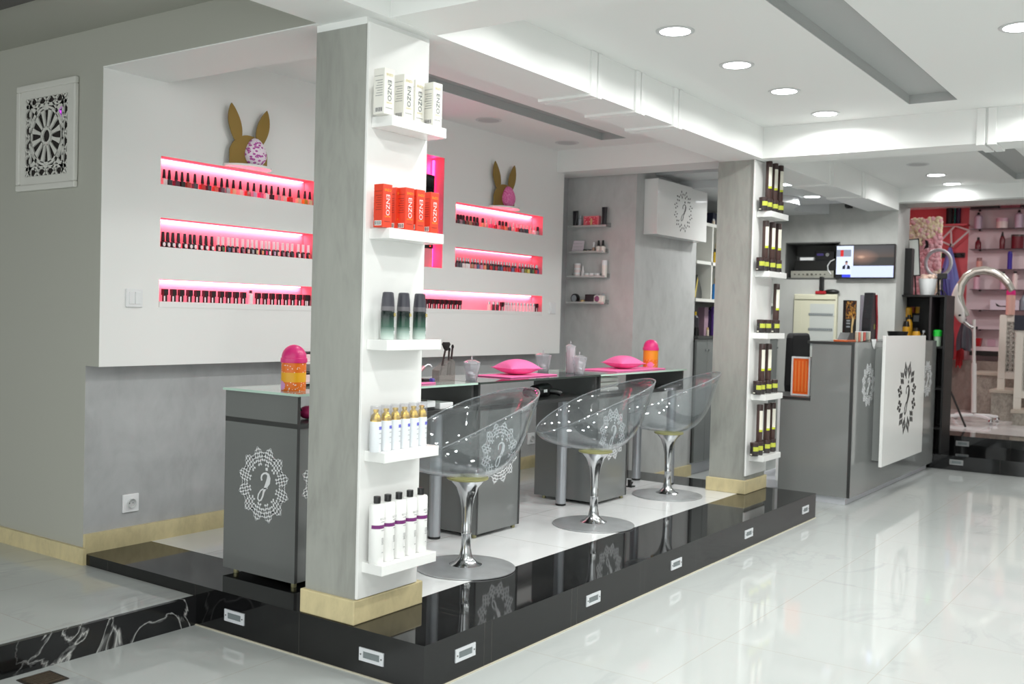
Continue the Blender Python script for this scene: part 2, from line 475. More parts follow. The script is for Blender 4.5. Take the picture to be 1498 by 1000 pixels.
panel = struct('wall_niche', b, M('white_satin_wall', (238,238,236), .32))
LED = M('pink_led_strip', (255,190,205), .5, emit=(255,150,178), es=5)
LEDM = M('magenta_led_strip', (255,120,190), .5, emit=(255,60,160), es=5)
for k, (x0, x1, z0, z1) in NICHES.items():
    q = MB(); e = .004; yb = 1.986
    q.box((x0,yb-.004,z0),(x1,yb,z1)); q.box((x0-e,YP+.001,z0-e),(x1+e,yb,z0)); q.box((x0-e,YP+.001,z1),(x1+e,yb,z1+e)); q.box((x0-e,YP+.001,z0),(x0,yb,z1)); q.box((x1,YP+.001,z0),(x1+e,yb,z1))
    part('niche_lining', q, PINKPAINT, panel)
    if k in 'CF':
        q = MB(); q.box((x0+.002,YP-.002,z0),(x1-.002,1.98,z0+.027)); part('niche_shelf', q, LACQ, panel)
    q = MB()
    if k == 'G': q.box((x1-.012,yb-.02,z0+.01),(x1-.004,yb-.008,z1-.01)); part('led_strip', q, LEDM, panel)
    else: q.box((x0+.01,yb-.012,z1-.004),(x1-.02,yb-.004,z1-.0005)); part('led_strip', q, LED, panel)
def area(name, loc, rot, sx, sy, power, col=(1,1,1), shape='RECTANGLE', spread=None):
    l = bpy.data.lights.new(name, 'AREA'); l.shape = shape; l.size = sx
    if shape in ('RECTANGLE', 'ELLIPSE'): l.size_y = sy
    l.energy = power; l.color = col
    if spread: l.spread = spread
    o = bpy.data.objects.new(name, l); COL.objects.link(o); o.location = loc; o.rotation_euler = rot
    return o
NL = dict(A=.75, B=.75, C=.72, D=.8, E=.26, F=.7, G=0)
for k, (x0, x1, z0, z1) in NICHES.items():
    if k == 'G':
        area('niche_light', (x1-.02,1.955,(z0+z1)/2), (0,R(90),0), z1-z0-.05, .02, 1.0, (1,.09,.42)); continue
    area('niche_light', ((x0+x1)/2,1.962,z1-.007), (R(38),0,0), x1-x0-.04, .012, NL[k]*(x1-x0), (1,.50,.64))

# ------------------------------------------------------------------ ceilings and beams
ZC = 2.51
def ceiling(name, x0, x1, y0, y1, z, hole=None, depth=.05, mt=CEIL):
    b = MB(); T = .28
    if not hole: b.box((x0,y0,z),(x1,y1,z+T)); return struct(name, b, mt)
    hx0, hx1, hy0, hy1 = hole
    for a in (((x0,y0),(hx0,y1)), ((hx1,y0),(x1,y1)), ((hx0,y0),(hx1,hy0)), ((hx0,hy1),(hx1,y1))):
        b.box((a[0][0],a[0][1],z),(a[1][0],a[1][1],z+T))
    o = struct(name, b, mt)
    g = MB(); e = .002
    g.quad((hx0,hy0,z+depth),(hx0,hy1,z+depth),(hx1,hy1,z+depth),(hx1,hy0,z+depth))
    for p, q in (((hx0+e,hy0+e),(hx1-e,hy0+e)), ((hx1-e,hy0+e),(hx1-e,hy1-e)), ((hx1-e,hy1-e),(hx0+e,hy1-e)), ((hx0+e,hy1-e),(hx0+e,hy0+e))):
        g.quad((*p,z+.001),(*q,z+.001),(*q,z+depth),(*p,z+depth))
    part('ceiling_slot', g, GREYSLOT, o)
    return o
BT = 2.79
ceiling('ceiling', .34, 3.6, -4.1, .29, ZC, (.75,3.308,-.922,-.668))
ceiling('ceiling_rear', 3.86, 6.9, -4.1, .29, ZC, (4.3,6.69,-.93,-.69))
ceiling('ceiling_entrance', -5.0, .08, -4.1, .29, ZC)
ceiling('ceiling_platform', .335, 3.68, .565, 1.99, 2.489, (.9,3.445,1.19,1.385))
ceiling('ceiling_corridor', -.40, 0, .565, 6, 2.487, mt=CORR)
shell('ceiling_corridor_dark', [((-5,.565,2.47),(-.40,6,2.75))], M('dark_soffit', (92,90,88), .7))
ceiling('ceiling_cabinet', 3.98, 6.9, .565, 2.0, 2.42, mt=M('ceiling_cabinet_paint', (205,207,208), .6))
ceiling('ceiling_pink_room', 7.3, 11.1, -4.1, 1.75, 2.75)
shell('ceiling_beam_long', [((-5,.29,2.312),(6.9,.565,BT))], CEIL)
shell('ceiling_beam_front', [((.08,-4.1,2.314),(.34,.29,BT))], CEIL)
shell('ceiling_beam_middle', [((3.6,-4.1,2.314),(3.86,.29,BT))], CEIL)
shell('ceiling_beam_lintel', [((.0,.565,2.316),(.335,1.89,BT))], CORR)
shell('trim_9', [((.001,.565,2.311),(.335,1.89,2.316))], CEIL)
shell('ceiling_beam_end', [((3.68,.565,2.33),(3.98,1.99,BT))], CEIL)
shell('ceiling_beam_header', [((6.9,-4.1,2.385),(7.3,.29,BT))], CEIL)
shell('trim_7', [((6.9,-4.1,2.372),(7.3,.29,2.385))], PLASTD)
# plaster bands wrapped round the beams
q = MB()
for a, c in ((1.449,1.498), (1.510,1.546), (1.880,1.927), (1.937,1.978), (2.306,2.354), (2.367,2.411), (4.93,4.98), (4.995,5.045), (5.75,5.80), (5.815,5.865)):
    q.box((a,.278,2.300),(c,.577,2.51))
for a, c in ((-.967,-1.014), (-1.026,-1.073)):
    q.box((3.588,c,2.302),(3.872,a,2.51))
struct('trim_8', q, CEIL, bevel=.003)
# stepped plaster waves under the ceiling over the cabinets
q = MB()
for y0, x0, z in ((.60,4.3,2.36), (1.0,4.7,2.30)):
    pts = [(x0+i*.1, y0+(.03 if y0 < .7 else .10)*math.sin(i*.62+y0*3)) for i in range(24)] + [(x0+2.3,2.0), (x0,2.0)]
    q.prism(pts, (0,0,z), (1,0,0), (0,1,0), (0,0,.45))
struct('ceiling_wave', q, M('ceiling_cabinet_paint'))
# ------------------------------------------------------------------ downlights
TRIM = M('downlight_trim', (214,216,216), .35)
LAMP = M('downlight_glow', (255,255,255), .5, emit=(250,252,255), es=8)
LAMPOFF = M('downlight_off', (196,196,196), .5)
def ring(r0, r1, z0, z1, n=32):
    b = MB(); b.lathe([(r0,z1),(r1,z1-.001),(r1,z0+.003),(r1-.006,z0),(r0,z0+.002)], n, cap=False); return b.mesh('trim', TRIM)
RING = ring(.066, .083, -.006, .0)
GLOW = MB().lathe([(.066,-.004),(.066,-.001)], 32).mesh('glowing_lens', LAMP)
DARK = MB().lathe([(.066,-.004),(.066,-.001)], 32).mesh('lens', LAMPOFF)
LP = 5.6
LC = (.985, 1.0, .975)
def downlight(x, y, z, label, on=True, group=None, power=None):
    t = mk('downlight', label, 'ceiling light', (x, y, z), [('trim', RING), ('glowing_lens' if on else 'lens', GLOW if on else DARK)], group)
    if on: area('downlight_lamp', (x, y, z-.012), (0,0,0), .12, .12, power or LP, LC, 'DISK', R(164))
    return t
for k, x in enumerate((1.354, 2.023, 2.669, 3.347)):
    downlight(x, -.186, ZC, 'round lit white downlight, %s of the row of four beside the long beam' % ('nearest', 'second nearest', 'third nearest', 'farthest')[k], group='lit downlights along the long beam')
downlight(1.989, -1.427, ZC, 'round lit white downlight cut by the right edge of the photo')
for x, w in ((6.165, 'nearer'), (6.762, 'farther')): downlight(x, -.182, ZC, 'round lit white downlight beyond the cross beam, the %s of two' % w, power=(1.6 if w == 'farther' else None))
downlight(5.532, -.190, ZC, 'unlit grey round downlight beyond the cross beam', on=False)
downlight(2.498, 1.646, 2.489, 'unlit round downlight in platform ceiling nearer the grey slot middle', on=False)
downlight(3.416, 1.644, 2.489, 'unlit round downlight in the far corner of the platform ceiling', on=False)
downlight(1.02, 1.02, 2.489, 'added fill downlight in the platform ceiling, unseen behind the near pillar', power=2.5)  # invented lamp, out of sight, added to brighten the alcove ceiling and panel
# the same lamps go on along the ceiling outside the picture
for x, y in ((.68,-.186), (.68,-1.427), (1.33,-1.427), (2.67,-1.427), (3.35,-1.427), (4.4,-1.427), (5.2,-1.427), (6.2,-1.427), (-.6,-.6), (-.6,-1.6), (1.35,-2.8), (2.7,-2.8), (4.8,-2.8), (-1.9,-.6), (-1.9,-1.9), (.3,-2.9)):
    downlight(x, y, ZC, power=(8 if x < 0 and y > -1 else None), label= 'round lit white downlight outside the photo, in the aisle ceiling', group='downlights outside the photo')
for x, y in ((8.6,-.4), (9.9,-.9), (9.2,.9)):
    area('pink_room_lamp', (x, y, 2.73), (0,0,0), .15, .15, 9, (1,.97,.95), 'DISK')
downlight(5.162, .70, 2.36, 'round lit downlight in the wavy ceiling over the cabinets, nearer the far pillar', power=6)
downlight(6.0, .78, 2.36, 'round lit downlight in the wavy ceiling over the cabinets, nearer the television wall', power=13)
# daylight from the shop front behind the camera and along the aisle
w = bpy.data.worlds.new('daylight'); SC.world = w; w.use_nodes = True
bg = w.node_tree.nodes['Background']; bg.inputs['Color'].default_value = (.96,1.0,.985,1); bg.inputs['Strength'].default_value = 1.6

# ------------------------------------------------------------------ pillars and their white shelf boards
def pillar(name, label, x0, x1, px0, px1, bx0, bx1, yb, bz0, bz1, sx0, sx1, zt, ztop):
    t = thing(name, label, 'pillar', ((x0+x1)/2,.46,ZP))
    O = Vector(t.location)
    def L(a): return (a[0]-O.x, a[1]-O.y, a[2]-O.z)
    b = MB(); b.box(L((x0,.345,ZP)), L((x1,.592,ztop))); part('shaft', b, PLASTP, t)
    b = MB(); b.box(L((px0,.333,ZP)), L((px1,.606,ZP+.088))); part('plinth', b, TRAV, t, bevel=.004)
    if ztop < 2.30:
        b = MB(); b.box(L((x0,.345,ztop)), L((x1,.592,2.312))); part('capital', b, CEIL, t)
    t2 = thing('shelf_board', label.split(' pillar')[0]+' pillar\'s white board with five narrow shelves', 'shelf', ((bx0+bx1)/2, .34, bz0))
    O = Vector(t2.location)
    b = MB(); b.box(L((bx0,yb,bz0)), L((bx1,.3445,bz1))); part('backboard', b, LACQ, t2, bevel=.002)
    for z in zt:
        b = MB(); b.box(L((sx0,yb-.097,z-.037)), L((sx1,yb,z))); part('shelf', b, LACQ, t2, bevel=.0015)
pillar('pillar', 'near grey plaster pillar with stone plinth', .02, .362, .006, .385, .021, .347, .332, .253, 2.293, .041, .341, (1.963,1.572,1.180,.784,.3855), 2.287)
pillar('pillar', 'far grey plaster pillar with stone plinth', 3.61, 3.95, 3.592, 3.97, 3.597, 3.952, .334, .28, 2.309, 3.645, 3.958, (1.986,1.602,1.205,.809,.414), 2.312)

# ------------------------------------------------------------------ recessed step lamps
STEEL = M('brushed_white_metal', (222,224,228), .35, .2)
LENSG = M('step_lamp_glass', (118,126,128), .15)
SCREW = M('screw_steel', (90,90,92), .4, .8)
def lampmeshes(fm):
    b = MB(); w, h = .057, .023
    for a, c in (((-w,-h),(w,-h+.011)), ((-w,h-.011),(w,h)), ((-w,-h+.011),(-w+.018,h-.011)), ((w-.018,-h+.011),(w,h-.011))):
        b.box((a[0],-.004,a[1]),(c[0],.001,c[1]))
    fr = b.mesh('frame', fm)
    g = MB(); g.box((-w+.018,-.0015,-h+.011),(w-.018,.001,h-.011)); gl = g.mesh('lens', LENSG)
    s = MB()
    s.lathe([(.003,0),(.003,.0012)], 8); s.xf(Matrix.Rotation(PI/2, 4, 'X')); sc = s.mesh('screw', SCREW)
    return fr, gl, sc
LFR, LGL, LSC = lampmeshes(STEEL)
LFR2 = lampmeshes(M('grey_lamp_frame', (150,152,152), .4, .2))[0]
def steplamp(loc, rz, label, fr=LFR, group=None):
    t = mk('step_lamp', label, 'step light', loc, [('frame', fr), ('lens', LGL)], group, rz)
    for sx in (-.048, .048): obj('screw', LSC, t, (sx,-.0045,0))
for k, x in enumerate((.225, 1.114, 1.913, 2.838, 3.785)):
    steplamp((x,-.0005,.084), 0, 'small white-framed step light, %s along the platform front' % place(k, 5), group='step lights in the platform front')
steplamp((-.0005,.958,.076), -PI/2, 'white-framed step light under the first desk, beside the low marble step')
steplamp((-.0005,.236,.077), -PI/2, 'white-framed step light below the near pillar, left of platform corner')
steplamp((7.5595,-.191,.189), -PI/2, 'grey step light in the upper black step to the pink room', LFR2)
steplamp((7.0495,-.245,.072), -PI/2, 'grey step light in the lower black step to the pink room', LFR2)

# ------------------------------------------------------------------ switches, sockets, grille, drain
PLATE = M('white_plastic', (232,233,234), .3)
def wallplate(name, label, cat, loc, rz, kind):
    t = thing(name, label, cat, loc, rz)
    b = MB(); b.box((-.042,-.010,-.042),(.042,0,.042)); part('plate', b, PLATE, t, bevel=.003)
    if kind == 'switch':
        for s in (-1, 1):
            b = MB(); b.box((min(s*.001,s*.030),-.014,-.028),(max(s*.001,s*.030),-.008,.028)); part('rocker', b, PLATE, t, bevel=.002)
    else:
        b = MB(); b.lathe([(.020,-.002),(.020,.012),(.022,.012),(.022,-.002)], 20, cap=False); b.lathe([(.02,0),(.02,.001)], 20); b.xf(Matrix.Rotation(PI/2, 4, 'X')); part('socket_well', b, M('socket_shade', (205,206,206), .4), t, loc=(0,-.0095,0))
        for s in (-1, 1):
            b = MB(); b.lathe([(.0025,0),(.0025,.001)], 8); b.xf(Matrix.Rotation(PI/2, 4, 'X')); part('pin_hole', b, SCREW, t, loc=(s*.009,-.0108,0))
wallplate('light_switch', 'white double light switch left of the lowest left niche', 'light switch', (.170,YP,1.311), 0, 'switch')
wallplate('light_switch', 'pale switch plate right of the lowest right niche', 'light switch', (3.66,YP,1.336), 0, 'switch')
wallplate('power_socket', 'white power socket on grey wall left of the first desk', 'power socket', (.237,1.99,.358), 0, 'socket')
wallplate('power_socket', 'white power socket on grey wall between second and third desks', 'power socket', (3.572,1.99,.376), 0, 'socket')
# pierced rosette grille on the left wall
GW = M('grille_white', (212,211,205), .5)
t = thing('wall_grille', 'white pierced rosette ventilation grille on the left wall', 'grille', (0,2.31,2.045))
b = MB()
hw, hh = .243, .247
for a, c in (((-hw,-hh),(hw,-hh+.03)), ((-hw,hh-.03),(hw,hh)), ((-hw,-hh+.03),(-hw+.03,hh-.03)), ((hw-.03,-hh+.03),(hw,hh-.03))):
    b.box((-.022,a[0],a[1]),(-.0005,c[0],c[1]))
part('frame', b, GW, t, bevel=.006)
b = MB(); b.box((-.003,-hw+.03,-hh+.03),(-.0008,hw-.03,hh-.03)); part('dark_opening', b, M('grille_dark', (34,28,26), .8), t)
# fretwork: plate made of a flat border, rays, ring and diagonal lattice
b = MB(); O, U, V, W = (-.006,0,0), (0,-1,0), (0,0,1), (-.007,0,0)
pw, ph = .172, .180
for a, c in (((-hw+.03,-hh+.03),(-pw,hh-.03)), ((pw,-hh+.03),(hw-.03,hh-.03)), ((-pw,-hh+.03),(pw,-ph)), ((-pw,ph),(pw,hh-.03))):
    b.prism([(a[0],a[1]),(c[0],a[1]),(c[0],c[1]),(a[0],c[1])], O, U, V, W)
def circ(r, n=48, sx=1, sy=1): return [(r*sx*math.cos(2*PI*i/n), r*sy*math.sin(2*PI*i/n)) for i in range(n+1)]
b.stroke(circ(.128), .016, O, U, V, W); b.stroke(circ(.036), .016, O, U, V, W)
for k in range(12):
    a = 2*PI*k/12+PI/12
    b.stroke([(.04*math.cos(a),.04*math.sin(a)), (.085*math.cos(a),.085*math.sin(a)), (.125*math.cos(a),.125*math.sin(a))], [.012,.018,.030], O, U, V, W)
for s in (-1, 1):
    b.stroke([(s*.135,-ph),(s*.135,ph)], .014, O, U, V, W); b.stroke([(-pw,s*.143),(pw,s*.143)], .014, O, U, V, W)
    for k in range(-2, 3):
        c = k*.072
        for d in (-1, 1):
            b.stroke([(c-d*.022,s*.143),(c+d*.022,s*ph)], .009, O, U, V, W); b.stroke([(s*.135,c-d*.024),(s*pw,c+d*.024)], .009, O, U, V, W)
    for q in (-1, 1):
        b.stroke([(s*.075,q*.105),(s*.135,q*.143)], .02, O, U, V, W); b.stroke([(s*.13,q*.06),(s*.06,q*.143)], .010, O, U, V, W)
part('fretwork', b, GW, t)
b = MB()
for y, z in ((-.10,.10), (-.12,.115), (-.085,.108), (-.125,.09)): b.box((-.0042,y-.007,z-.008),(-.0032,y+.007,z+.008))
part('purple_glow', b, M('purple_glow', (200,60,230), .5, emit=(205,70,240), es=1.0), t)
# floor drain
t = thing('floor_drain', 'dark slatted floor drain in front of the low marble step', 'drain', (-.71,1.085,0))
b = MB(); b.box((-.06,-.06,0),(.06,.06,.003)); part('frame', b, M('drain_frame', (70,64,58), .4, .6), t)
for k in range(7):
    b = MB(); y = -.045+k*.015; b.box((-.05,y-.004,.003),(.05,y+.004,.006)); part('slat', b, M('drain_slat', (110,98,84), .4, .6), t)
# ------------------------------------------------------------------ glass manicure desks
GREYLAM = M('grey_gloss_laminate', (112,114,113), .16, coat=.2)
GREYEDGE = M('dark_laminate_edge', (52,53,53), .3)
UPD = M('dark_grey_laminate', (74,75,75), .2)
LEGM = M('satin_aluminium', (170,173,178), .36, .55)
BLKP = M('black_plastic', (16,16,17), .35)
FOOTM = M('brass_foot', (150,146,110), .4, .5)
LOGOW = M('emblem_white', (226,227,229), .4)
LOGOB = M('emblem_black', (20,20,21), .4)
GEDGE = M('glass_green_edge', (186,214,200), .12, spec=.6)
GLASST = thin_clear('desk_glass', (188,200,196), 1.52, .02)
GLASSF = thin_clear('desk_glass_frosted', (200,214,206), 1.52, .05, body=.45, bodycol=(206,222,212))
def desk(label, x0, x1, cx0, legs, frosted, group='manicure desks'):
    y0, y1 = .85, 1.29
    t = thing('manicure_desk', label, 'desk', ((x0+x1)/2, (y0+y1)/2, ZP), 0, group)
    O = Vector(t.location)
    def B(b, a, c, mi=0): b.box((a[0]-O.x,a[1]-O.y,a[2]-O.z), (c[0]-O.x,c[1]-O.y,c[2]-O.z), mi); return b
    cx1 = cx0+.38; cz0, zs0, zs1, zg = .182, .802, .822, .933
    e = .016
    b = MB(); B(b, (cx0,y0,cz0), (cx0+e,y1-.006,zs0)); b.m = [0,0,1,0,0,0]; part('side_panel', b, [GREYLAM, GREYEDGE], t)
    b = MB(); B(b, (cx1-e,y0,cz0), (cx1,y1-.006,zs0), 0); b.m = [0,0,1,0,0,0]; part('side_panel', b, [GREYLAM, GREYEDGE], t)
    b = MB(); B(b, (cx0+e,y0+.002,cz0), (cx1-e,y0+.018,zs0)); part('cabinet_door', b, [GREYLAM], t)
    b = MB(); B(b, (cx0+e,y0+.018,cz0), (cx1-e,y1-.007,cz0+.016)); B(b, (cx0+e,y1-.022,cz0+.016), (cx1-e,y1-.007,zs0)); part('cabinet_back', b, [GREYLAM], t)
    b = MB(); B(b, (x0+.012,y0-.001,zs0), (x1-.012,y1-.005,zs1)); part('shelf', b, [GREYEDGE], t)
    for a in (x0+.012, x1-.028):
        b = MB(); B(b, (a,y0,zs1), (a+.016,y1-.005,zg)); b.m = [0,0,1,0,0,0]; part('upper_side', b, [GREYLAM if a < .3 else UPD, GREYEDGE], t)
    b = MB(); B(b, (x0,y0-.018,zg), (x1,y1,zg+.010), 0)
    b.m = [0 if i in (0, 1) else 1 for i in range(6)]
    part('glass_top', b, [GLASSF if frosted else GLASST, GEDGE if frosted else M('glass_dark_edge', (58,66,62), .12)], t)
    for fx in (cx0+.022, cx1-.022):
        for fy in (y0+.025, y1-.065):
            b = MB(); b.lathe([(.011,0),(.012,.004),(.011,cz0-ZP)], 14, (fx-O.x,fy-O.y,0)); part('foot', b, FOOTM, t)
    for lx, ly in legs:
        b = MB(); b.lathe([(.030,.012),(.030,zs0-ZP)], 24, (lx-O.x,ly-O.y,0)); lg = part('leg', b, LEGM, t)
        b = MB(); b.lathe([(.029,0),(.031,.002),(.031,.012)], 24, (lx-O.x,ly-O.y,0)); part('floor_cap', b, BLKP, lg)
    part('emblem', emblem(((cx0+cx1)/2-O.x,y0+.002-O.y,.575-O.z), (1,0,0), (0,0,1), .31, .31), LOGOW, t)
    return t, O
d1, O1 = desk('grey manicure desk with frosted glass top behind the near pillar', .193, 1.372, .205, [(1.285,1.015)], True)
part('emblem', emblem((.205-O1.x,1.042-O1.y,.558-O1.z), (0,-1,0), (0,0,1), .295, .305), LOGOW, d1)
desk('grey manicure desk with clear glass top, middle one of three', 1.388, 2.568, 1.405, [(2.468,1.022)], False)
desk('grey manicure desk nearest the far pillar, green-edged frosted top', 2.574, 3.735, 2.576, [(3.625,1.138),(3.625,.885)], True)

# ------------------------------------------------------------------ clear tub chairs
CLEAR = thin_clear('clear_polycarbonate', (243,245,246), 1.55, .03, refl=1.0, body=.03, bodycol=(230,233,236))
CHROME = M('polished_aluminium', (196,198,200), .16, 1.0, var=.06, scale=18)
BASEM = M('brushed_aluminium', (190,192,194), .36, .65, var=.08, scale=14)
YEL = M('yellowed_ring', (166,162,108), .3)
def chair_shell():
    b = MB(); NS, NP = 18, 56; ZS = .402
    vs = []
    for j in range(NS+1):
        t = j/NS
        for i in range(NP):
            a = 2*PI*i/NP; ca, sa = math.cos(a), math.sin(a)     # a = 0 is the front tip
            fr = max(0, ca); bk = max(0, -ca)
            rr = .262 + .062*fr**2 - .0*bk
            x_r = rr*ca
            zr = .500 + (.325-x_r)*.49 + .012*math.sin(PI*(.325-x_r)/.6)   # the rim lies in a tilted plane
            hgt = zr-ZS
            r = rr*(1-(1-t)**(1.75))
            q = 2.3-.75*fr
            z = ZS + hgt*(t**q)
            flare = .018*bk*max(0, t-.86)/.14 + .012*abs(sa)*max(0, t-.86)/.14
            lean = -.030*bk*(t**2)
            vs.append(((r+flare)*ca+lean*1.0*(1 if bk else 0), (r+flare*.7)*sa, z))
    b.v = vs
    for j in range(NS):
        for i in range(NP):
            k = (i+1) % NP
            b.f.append([j*NP+i, j*NP+k, (j+1)*NP+k, (j+1)*NP+i]); b.m.append(0); b.sm.append(True)
    return b.mesh('shell', CLEAR, sharp=80)
SHELL = chair_shell()
RIMT = MB().tube([SHELL.vertices[18*56+i].co.copy() for i in range(56)], .0036, 8, closed=True).mesh('rim', thin_clear('clear_rim', (225,228,230), 1.55, .03, body=.22, bodycol=(214,217,219)))
PED = MB().lathe([(.080,.392),(.074,.385),(.050,.358),(.033,.312),(.024,.265),(.021,.21),(.021,.160),(.0225,.158),(.0225,.152),(.021,.150),(.022,.09),(.029,.05),(.052,.026),(.080,.014)][::-1], 32).mesh('pedestal', CHROME)
DISC = MB().lathe([(.212,0),(.22,.002),(.22,.006),(.205,.010),(.09,.016),(.06,.018)], 56).mesh('base_disc', BASEM)
RIM = MB().lathe([(.06,.391),(.088,.391),(.093,.396),(.091,.402),(.06,.404)], 40).mesh('seat_ring', YEL)
def chair(label, x, y, ang):
    t = thing('tub_chair', label, 'chair', (x, y, ZP), R(ang), 'clear tub chairs at the desks')
    s = obj('shell', SHELL, t)
    so = s.modifiers.new('thickness', 'SOLIDIFY'); so.thickness = .006; so.offset = 0
    obj('rim', RIMT, t); obj('seat_ring', RIM, t); obj('pedestal', PED, t); obj('base_disc', DISC, t)
chair('clear tub chair on aluminium pedestal, beside the near pillar', .925, .541, 152)
chair('clear tub chair on aluminium pedestal between the other two', 2.114, .589, 139)
chair('clear tub chair on aluminium pedestal, close to the far pillar', 3.221, .700, 128)

# ------------------------------------------------------------------ things on the desks
PINK = M('pink_cotton', (244,118,176), .75, var=.04, scale=120)
HOTP = M('hot_pink_plastic', (226,52,128), .35)
def pillow(name, label, loc, w, d, h, rz):
    b = MB(); n = 20
    def pt(i, j, s):
        u, v = -1+2*i/n, -1+2*j/n
        e = (1-abs(u)**2.2)*(1-abs(v)**2.2)
        pin = 1-.10*(1-abs(u)**2)*abs(v)**3-.0
        pin2 = 1-.10*(1-abs(v)**2)*abs(u)**3
        return (u*w/2*pin2, v*d/2*pin, h*.42+s*h/2*e**.62*(1.1 if s > 0 else .84))
    for s in (1, -1):
        o = len(b.v)
        for j in range(n+1):
            for i in range(n+1): b.v.append(pt(i, j, s))
        for j in range(n):
            for i in range(n):
                q = [o+j*(n+1)+i, o+j*(n+1)+i+1, o+(j+1)*(n+1)+i+1, o+(j+1)*(n+1)+i]
                b.f.append(q if s > 0 else q[::-1]); b.m.append(0); b.sm.append(True)
    t = thing(name, label, 'cushion', loc, rz)
    part('cover', b, PINK, t)
    q = MB(); k = 24
    pts = []
    for s in range(4):
        for i in range(6):
            f = -1+2*i/6
            u, v = ((f,-1),(1,f),(-f,1),(-1,-f))[s]
            pin = 1-.10*(1-abs(u)**2)*abs(v)**3; pin2 = 1-.10*(1-abs(v)**2)*abs(u)**3
            pts.append((u*w/2*pin2, v*d/2*pin, h*.42))
    q.tube(pts, .0022, 6, closed=True); part('seam', q, PINK, t)
def matp(label, x0, y0, x1, y1, rz=0):
    t = thing('hand_mat', label, 'mat', ((x0+x1)/2,(y0+y1)/2,ZT+.0005), rz)
    b = MB(); b.box(((x0-x1)/2,(y0-y1)/2,0), ((x1-x0)/2,(y1-y0)/2,.006)); part('mat', b, PINK, t, bevel=.002)
matp('pink hand mat under the pink cushion on the middle desk', 1.78, .925, 2.24, 1.16)
matp('pink hand mat under the pink cushion on the farthest desk', 2.88, .90, 3.55, 1.17)
matp('pink hand mat on the nearest desk right of the near pillar', .80, .90, 1.13, 1.05)
pillow('pink_cushion', 'pink satin cushion on a mat on the middle desk', (2.01,1.045,ZT+.007), .215, .19, .088, R(-18))
pillow('pink_cushion', 'pink satin cushion beside the orange canister on the farthest desk', (3.20,1.03,ZT+.007), .215, .19, .088, R(-18))
ORANGE = spots('orange_flower_print', (238,118,28), (250,238,226), 95, .22, .4)
YELLOW = M('yellow_band', (240,176,30), .4)
def canister(label, x, y, rz, r, h, band):
    t = thing('swing_bin', label, 'canister', (x, y, ZT), rz)
    b = MB()
    if band: b.lathe([(r*.98,0),(r,.003),(r,h*.30),(r,h*.62),(r,h)], 28, mats=[0,0,1,0])
    else: b.lathe([(r*.98,0),(r,.003),(r,h*.25),(r,h*.45),(r,h)], 28, mats=[0,0,0,1])
    part('can', b, [ORANGE, YELLOW if band else M('warm_orange_band', (242,150,32), .4)], t)
    b = MB(); prof = [(r*1.06,h-.006),(r*1.08,h),(r*1.06,h+.012),(r*1.0,h+.014)]
    for i in range(1, 9):
        a = PI/2*i/8; prof.append((max(.002, r*math.cos(a)), h+.014+r*1.05*math.sin(a)))
    b.lathe(prof, 28); part('lid', b, HOTP, t)
    b = MB(); b.box((r*.25,-r*.5,h+r*.62),(r*.96,r*.5,h+r*.60)); part('flap', b, HOTP, t)
    b = MB(); a0 = R(160) if band else R(207)
    pts = [((r+.0008)*math.cos(a0+i*.09), (r+.0008)*math.sin(a0+i*.09)) for i in range(-5, 6)]
    for i in range(10):
        z0, z1 = .02, .02+h*.3
        f0, f1 = math.cos((i-5)/5*1.3), math.cos((i+1-5)/5*1.3)
        zc = h*.18
        b.quad((*pts[i],zc-.02*f0),(*pts[i+1],zc-.02*f1),(*pts[i+1],zc+.02*f1),(*pts[i],zc+.02*f0))
    part('lilac_patch', b, M('lilac_print', (222,160,214), .4) if band else M('pink_print', (238,124,178), .4), t)
canister('orange flowered bin with yellow band and domed pink lid on nearest desk', .315, .995, 0, .051, .122, True)
canister('small orange bin with domed pink lid on the farthest desk', 3.60, 1.04, 0, .051, .126, False)
JARM = thin_clear('clear_acrylic', (232,232,236), 1.49, .04, refl=1.3, body=.26, bodycol=(252,248,252))
COTTON = M('cotton_white', (244,242,242), .9, bump=.6, scale=90)
def jar(label, x, y, w, h, fill, rz=.5, straight=False, pinkish=False):
    t = thing('acrylic_jar', label, 'jar', (x, y, ZT), rz)
    b = MB(); r0, r1 = (w*.47, w*.47) if straight else (w*.40, w*.58)
    b.lathe([(r0*.9,0),(r0,.004),(r1,h)], 8, cap=False); b.lathe([(r0*.9,.003),(r0*.9,.006)], 8); part('body', b, JARM, t)
    b = MB(); b.lathe([(r1*1.03,h),(r1*1.03,h+.006),(r1*.5,h+.016),(.004,h+.018)], 8); part('lid', b, JARM, t)
    b = MB(); b.tube([(.009*math.cos(a*PI/6),0,h+.026+.009*math.sin(a*PI/6)) for a in range(12)], .0025, 6, closed=True); part('ring_handle', b, JARM, t)
    b = MB()
    rr = random.Random(label)
    n = 6 if fill < 1 else 11
    if straight:
        for i in range(18): b.lathe([(r0*.78,.008+i*.0078),(r0*.80,.0105+i*.0078),(r0*.78,.0130+i*.0078)], 14)
        n = 0
    for i in range(n):
        z = .012+(h-.03)*fill*i/n; a = rr.random()*6.3; q = r0*.3*rr.random()
        b.ell((q*math.cos(a), q*math.sin(a), z), (r0*.55, r0*.55, h*.09), 10, 6)
    part('cotton_pads', b, M('pink_pads', (248,222,228), .85) if pinkish else COTTON, t)
jar('clear flared jar with a little cotton, left of the middle desk cushion', 1.505, .975, .075, .085, .5)
jar('clear flared jar with folded cotton behind the middle desk cushion', 2.51, 1.20, .085, .095, .45)
jar('clear flared jar full of cotton beside the tall acrylic tower', 2.46, .915, .075, .095, 1.0)
jar('tall clear tower of stacked pads on the middle desk', 2.53, 1.02, .062, .155, 1.0, straight=True, pinkish=True)
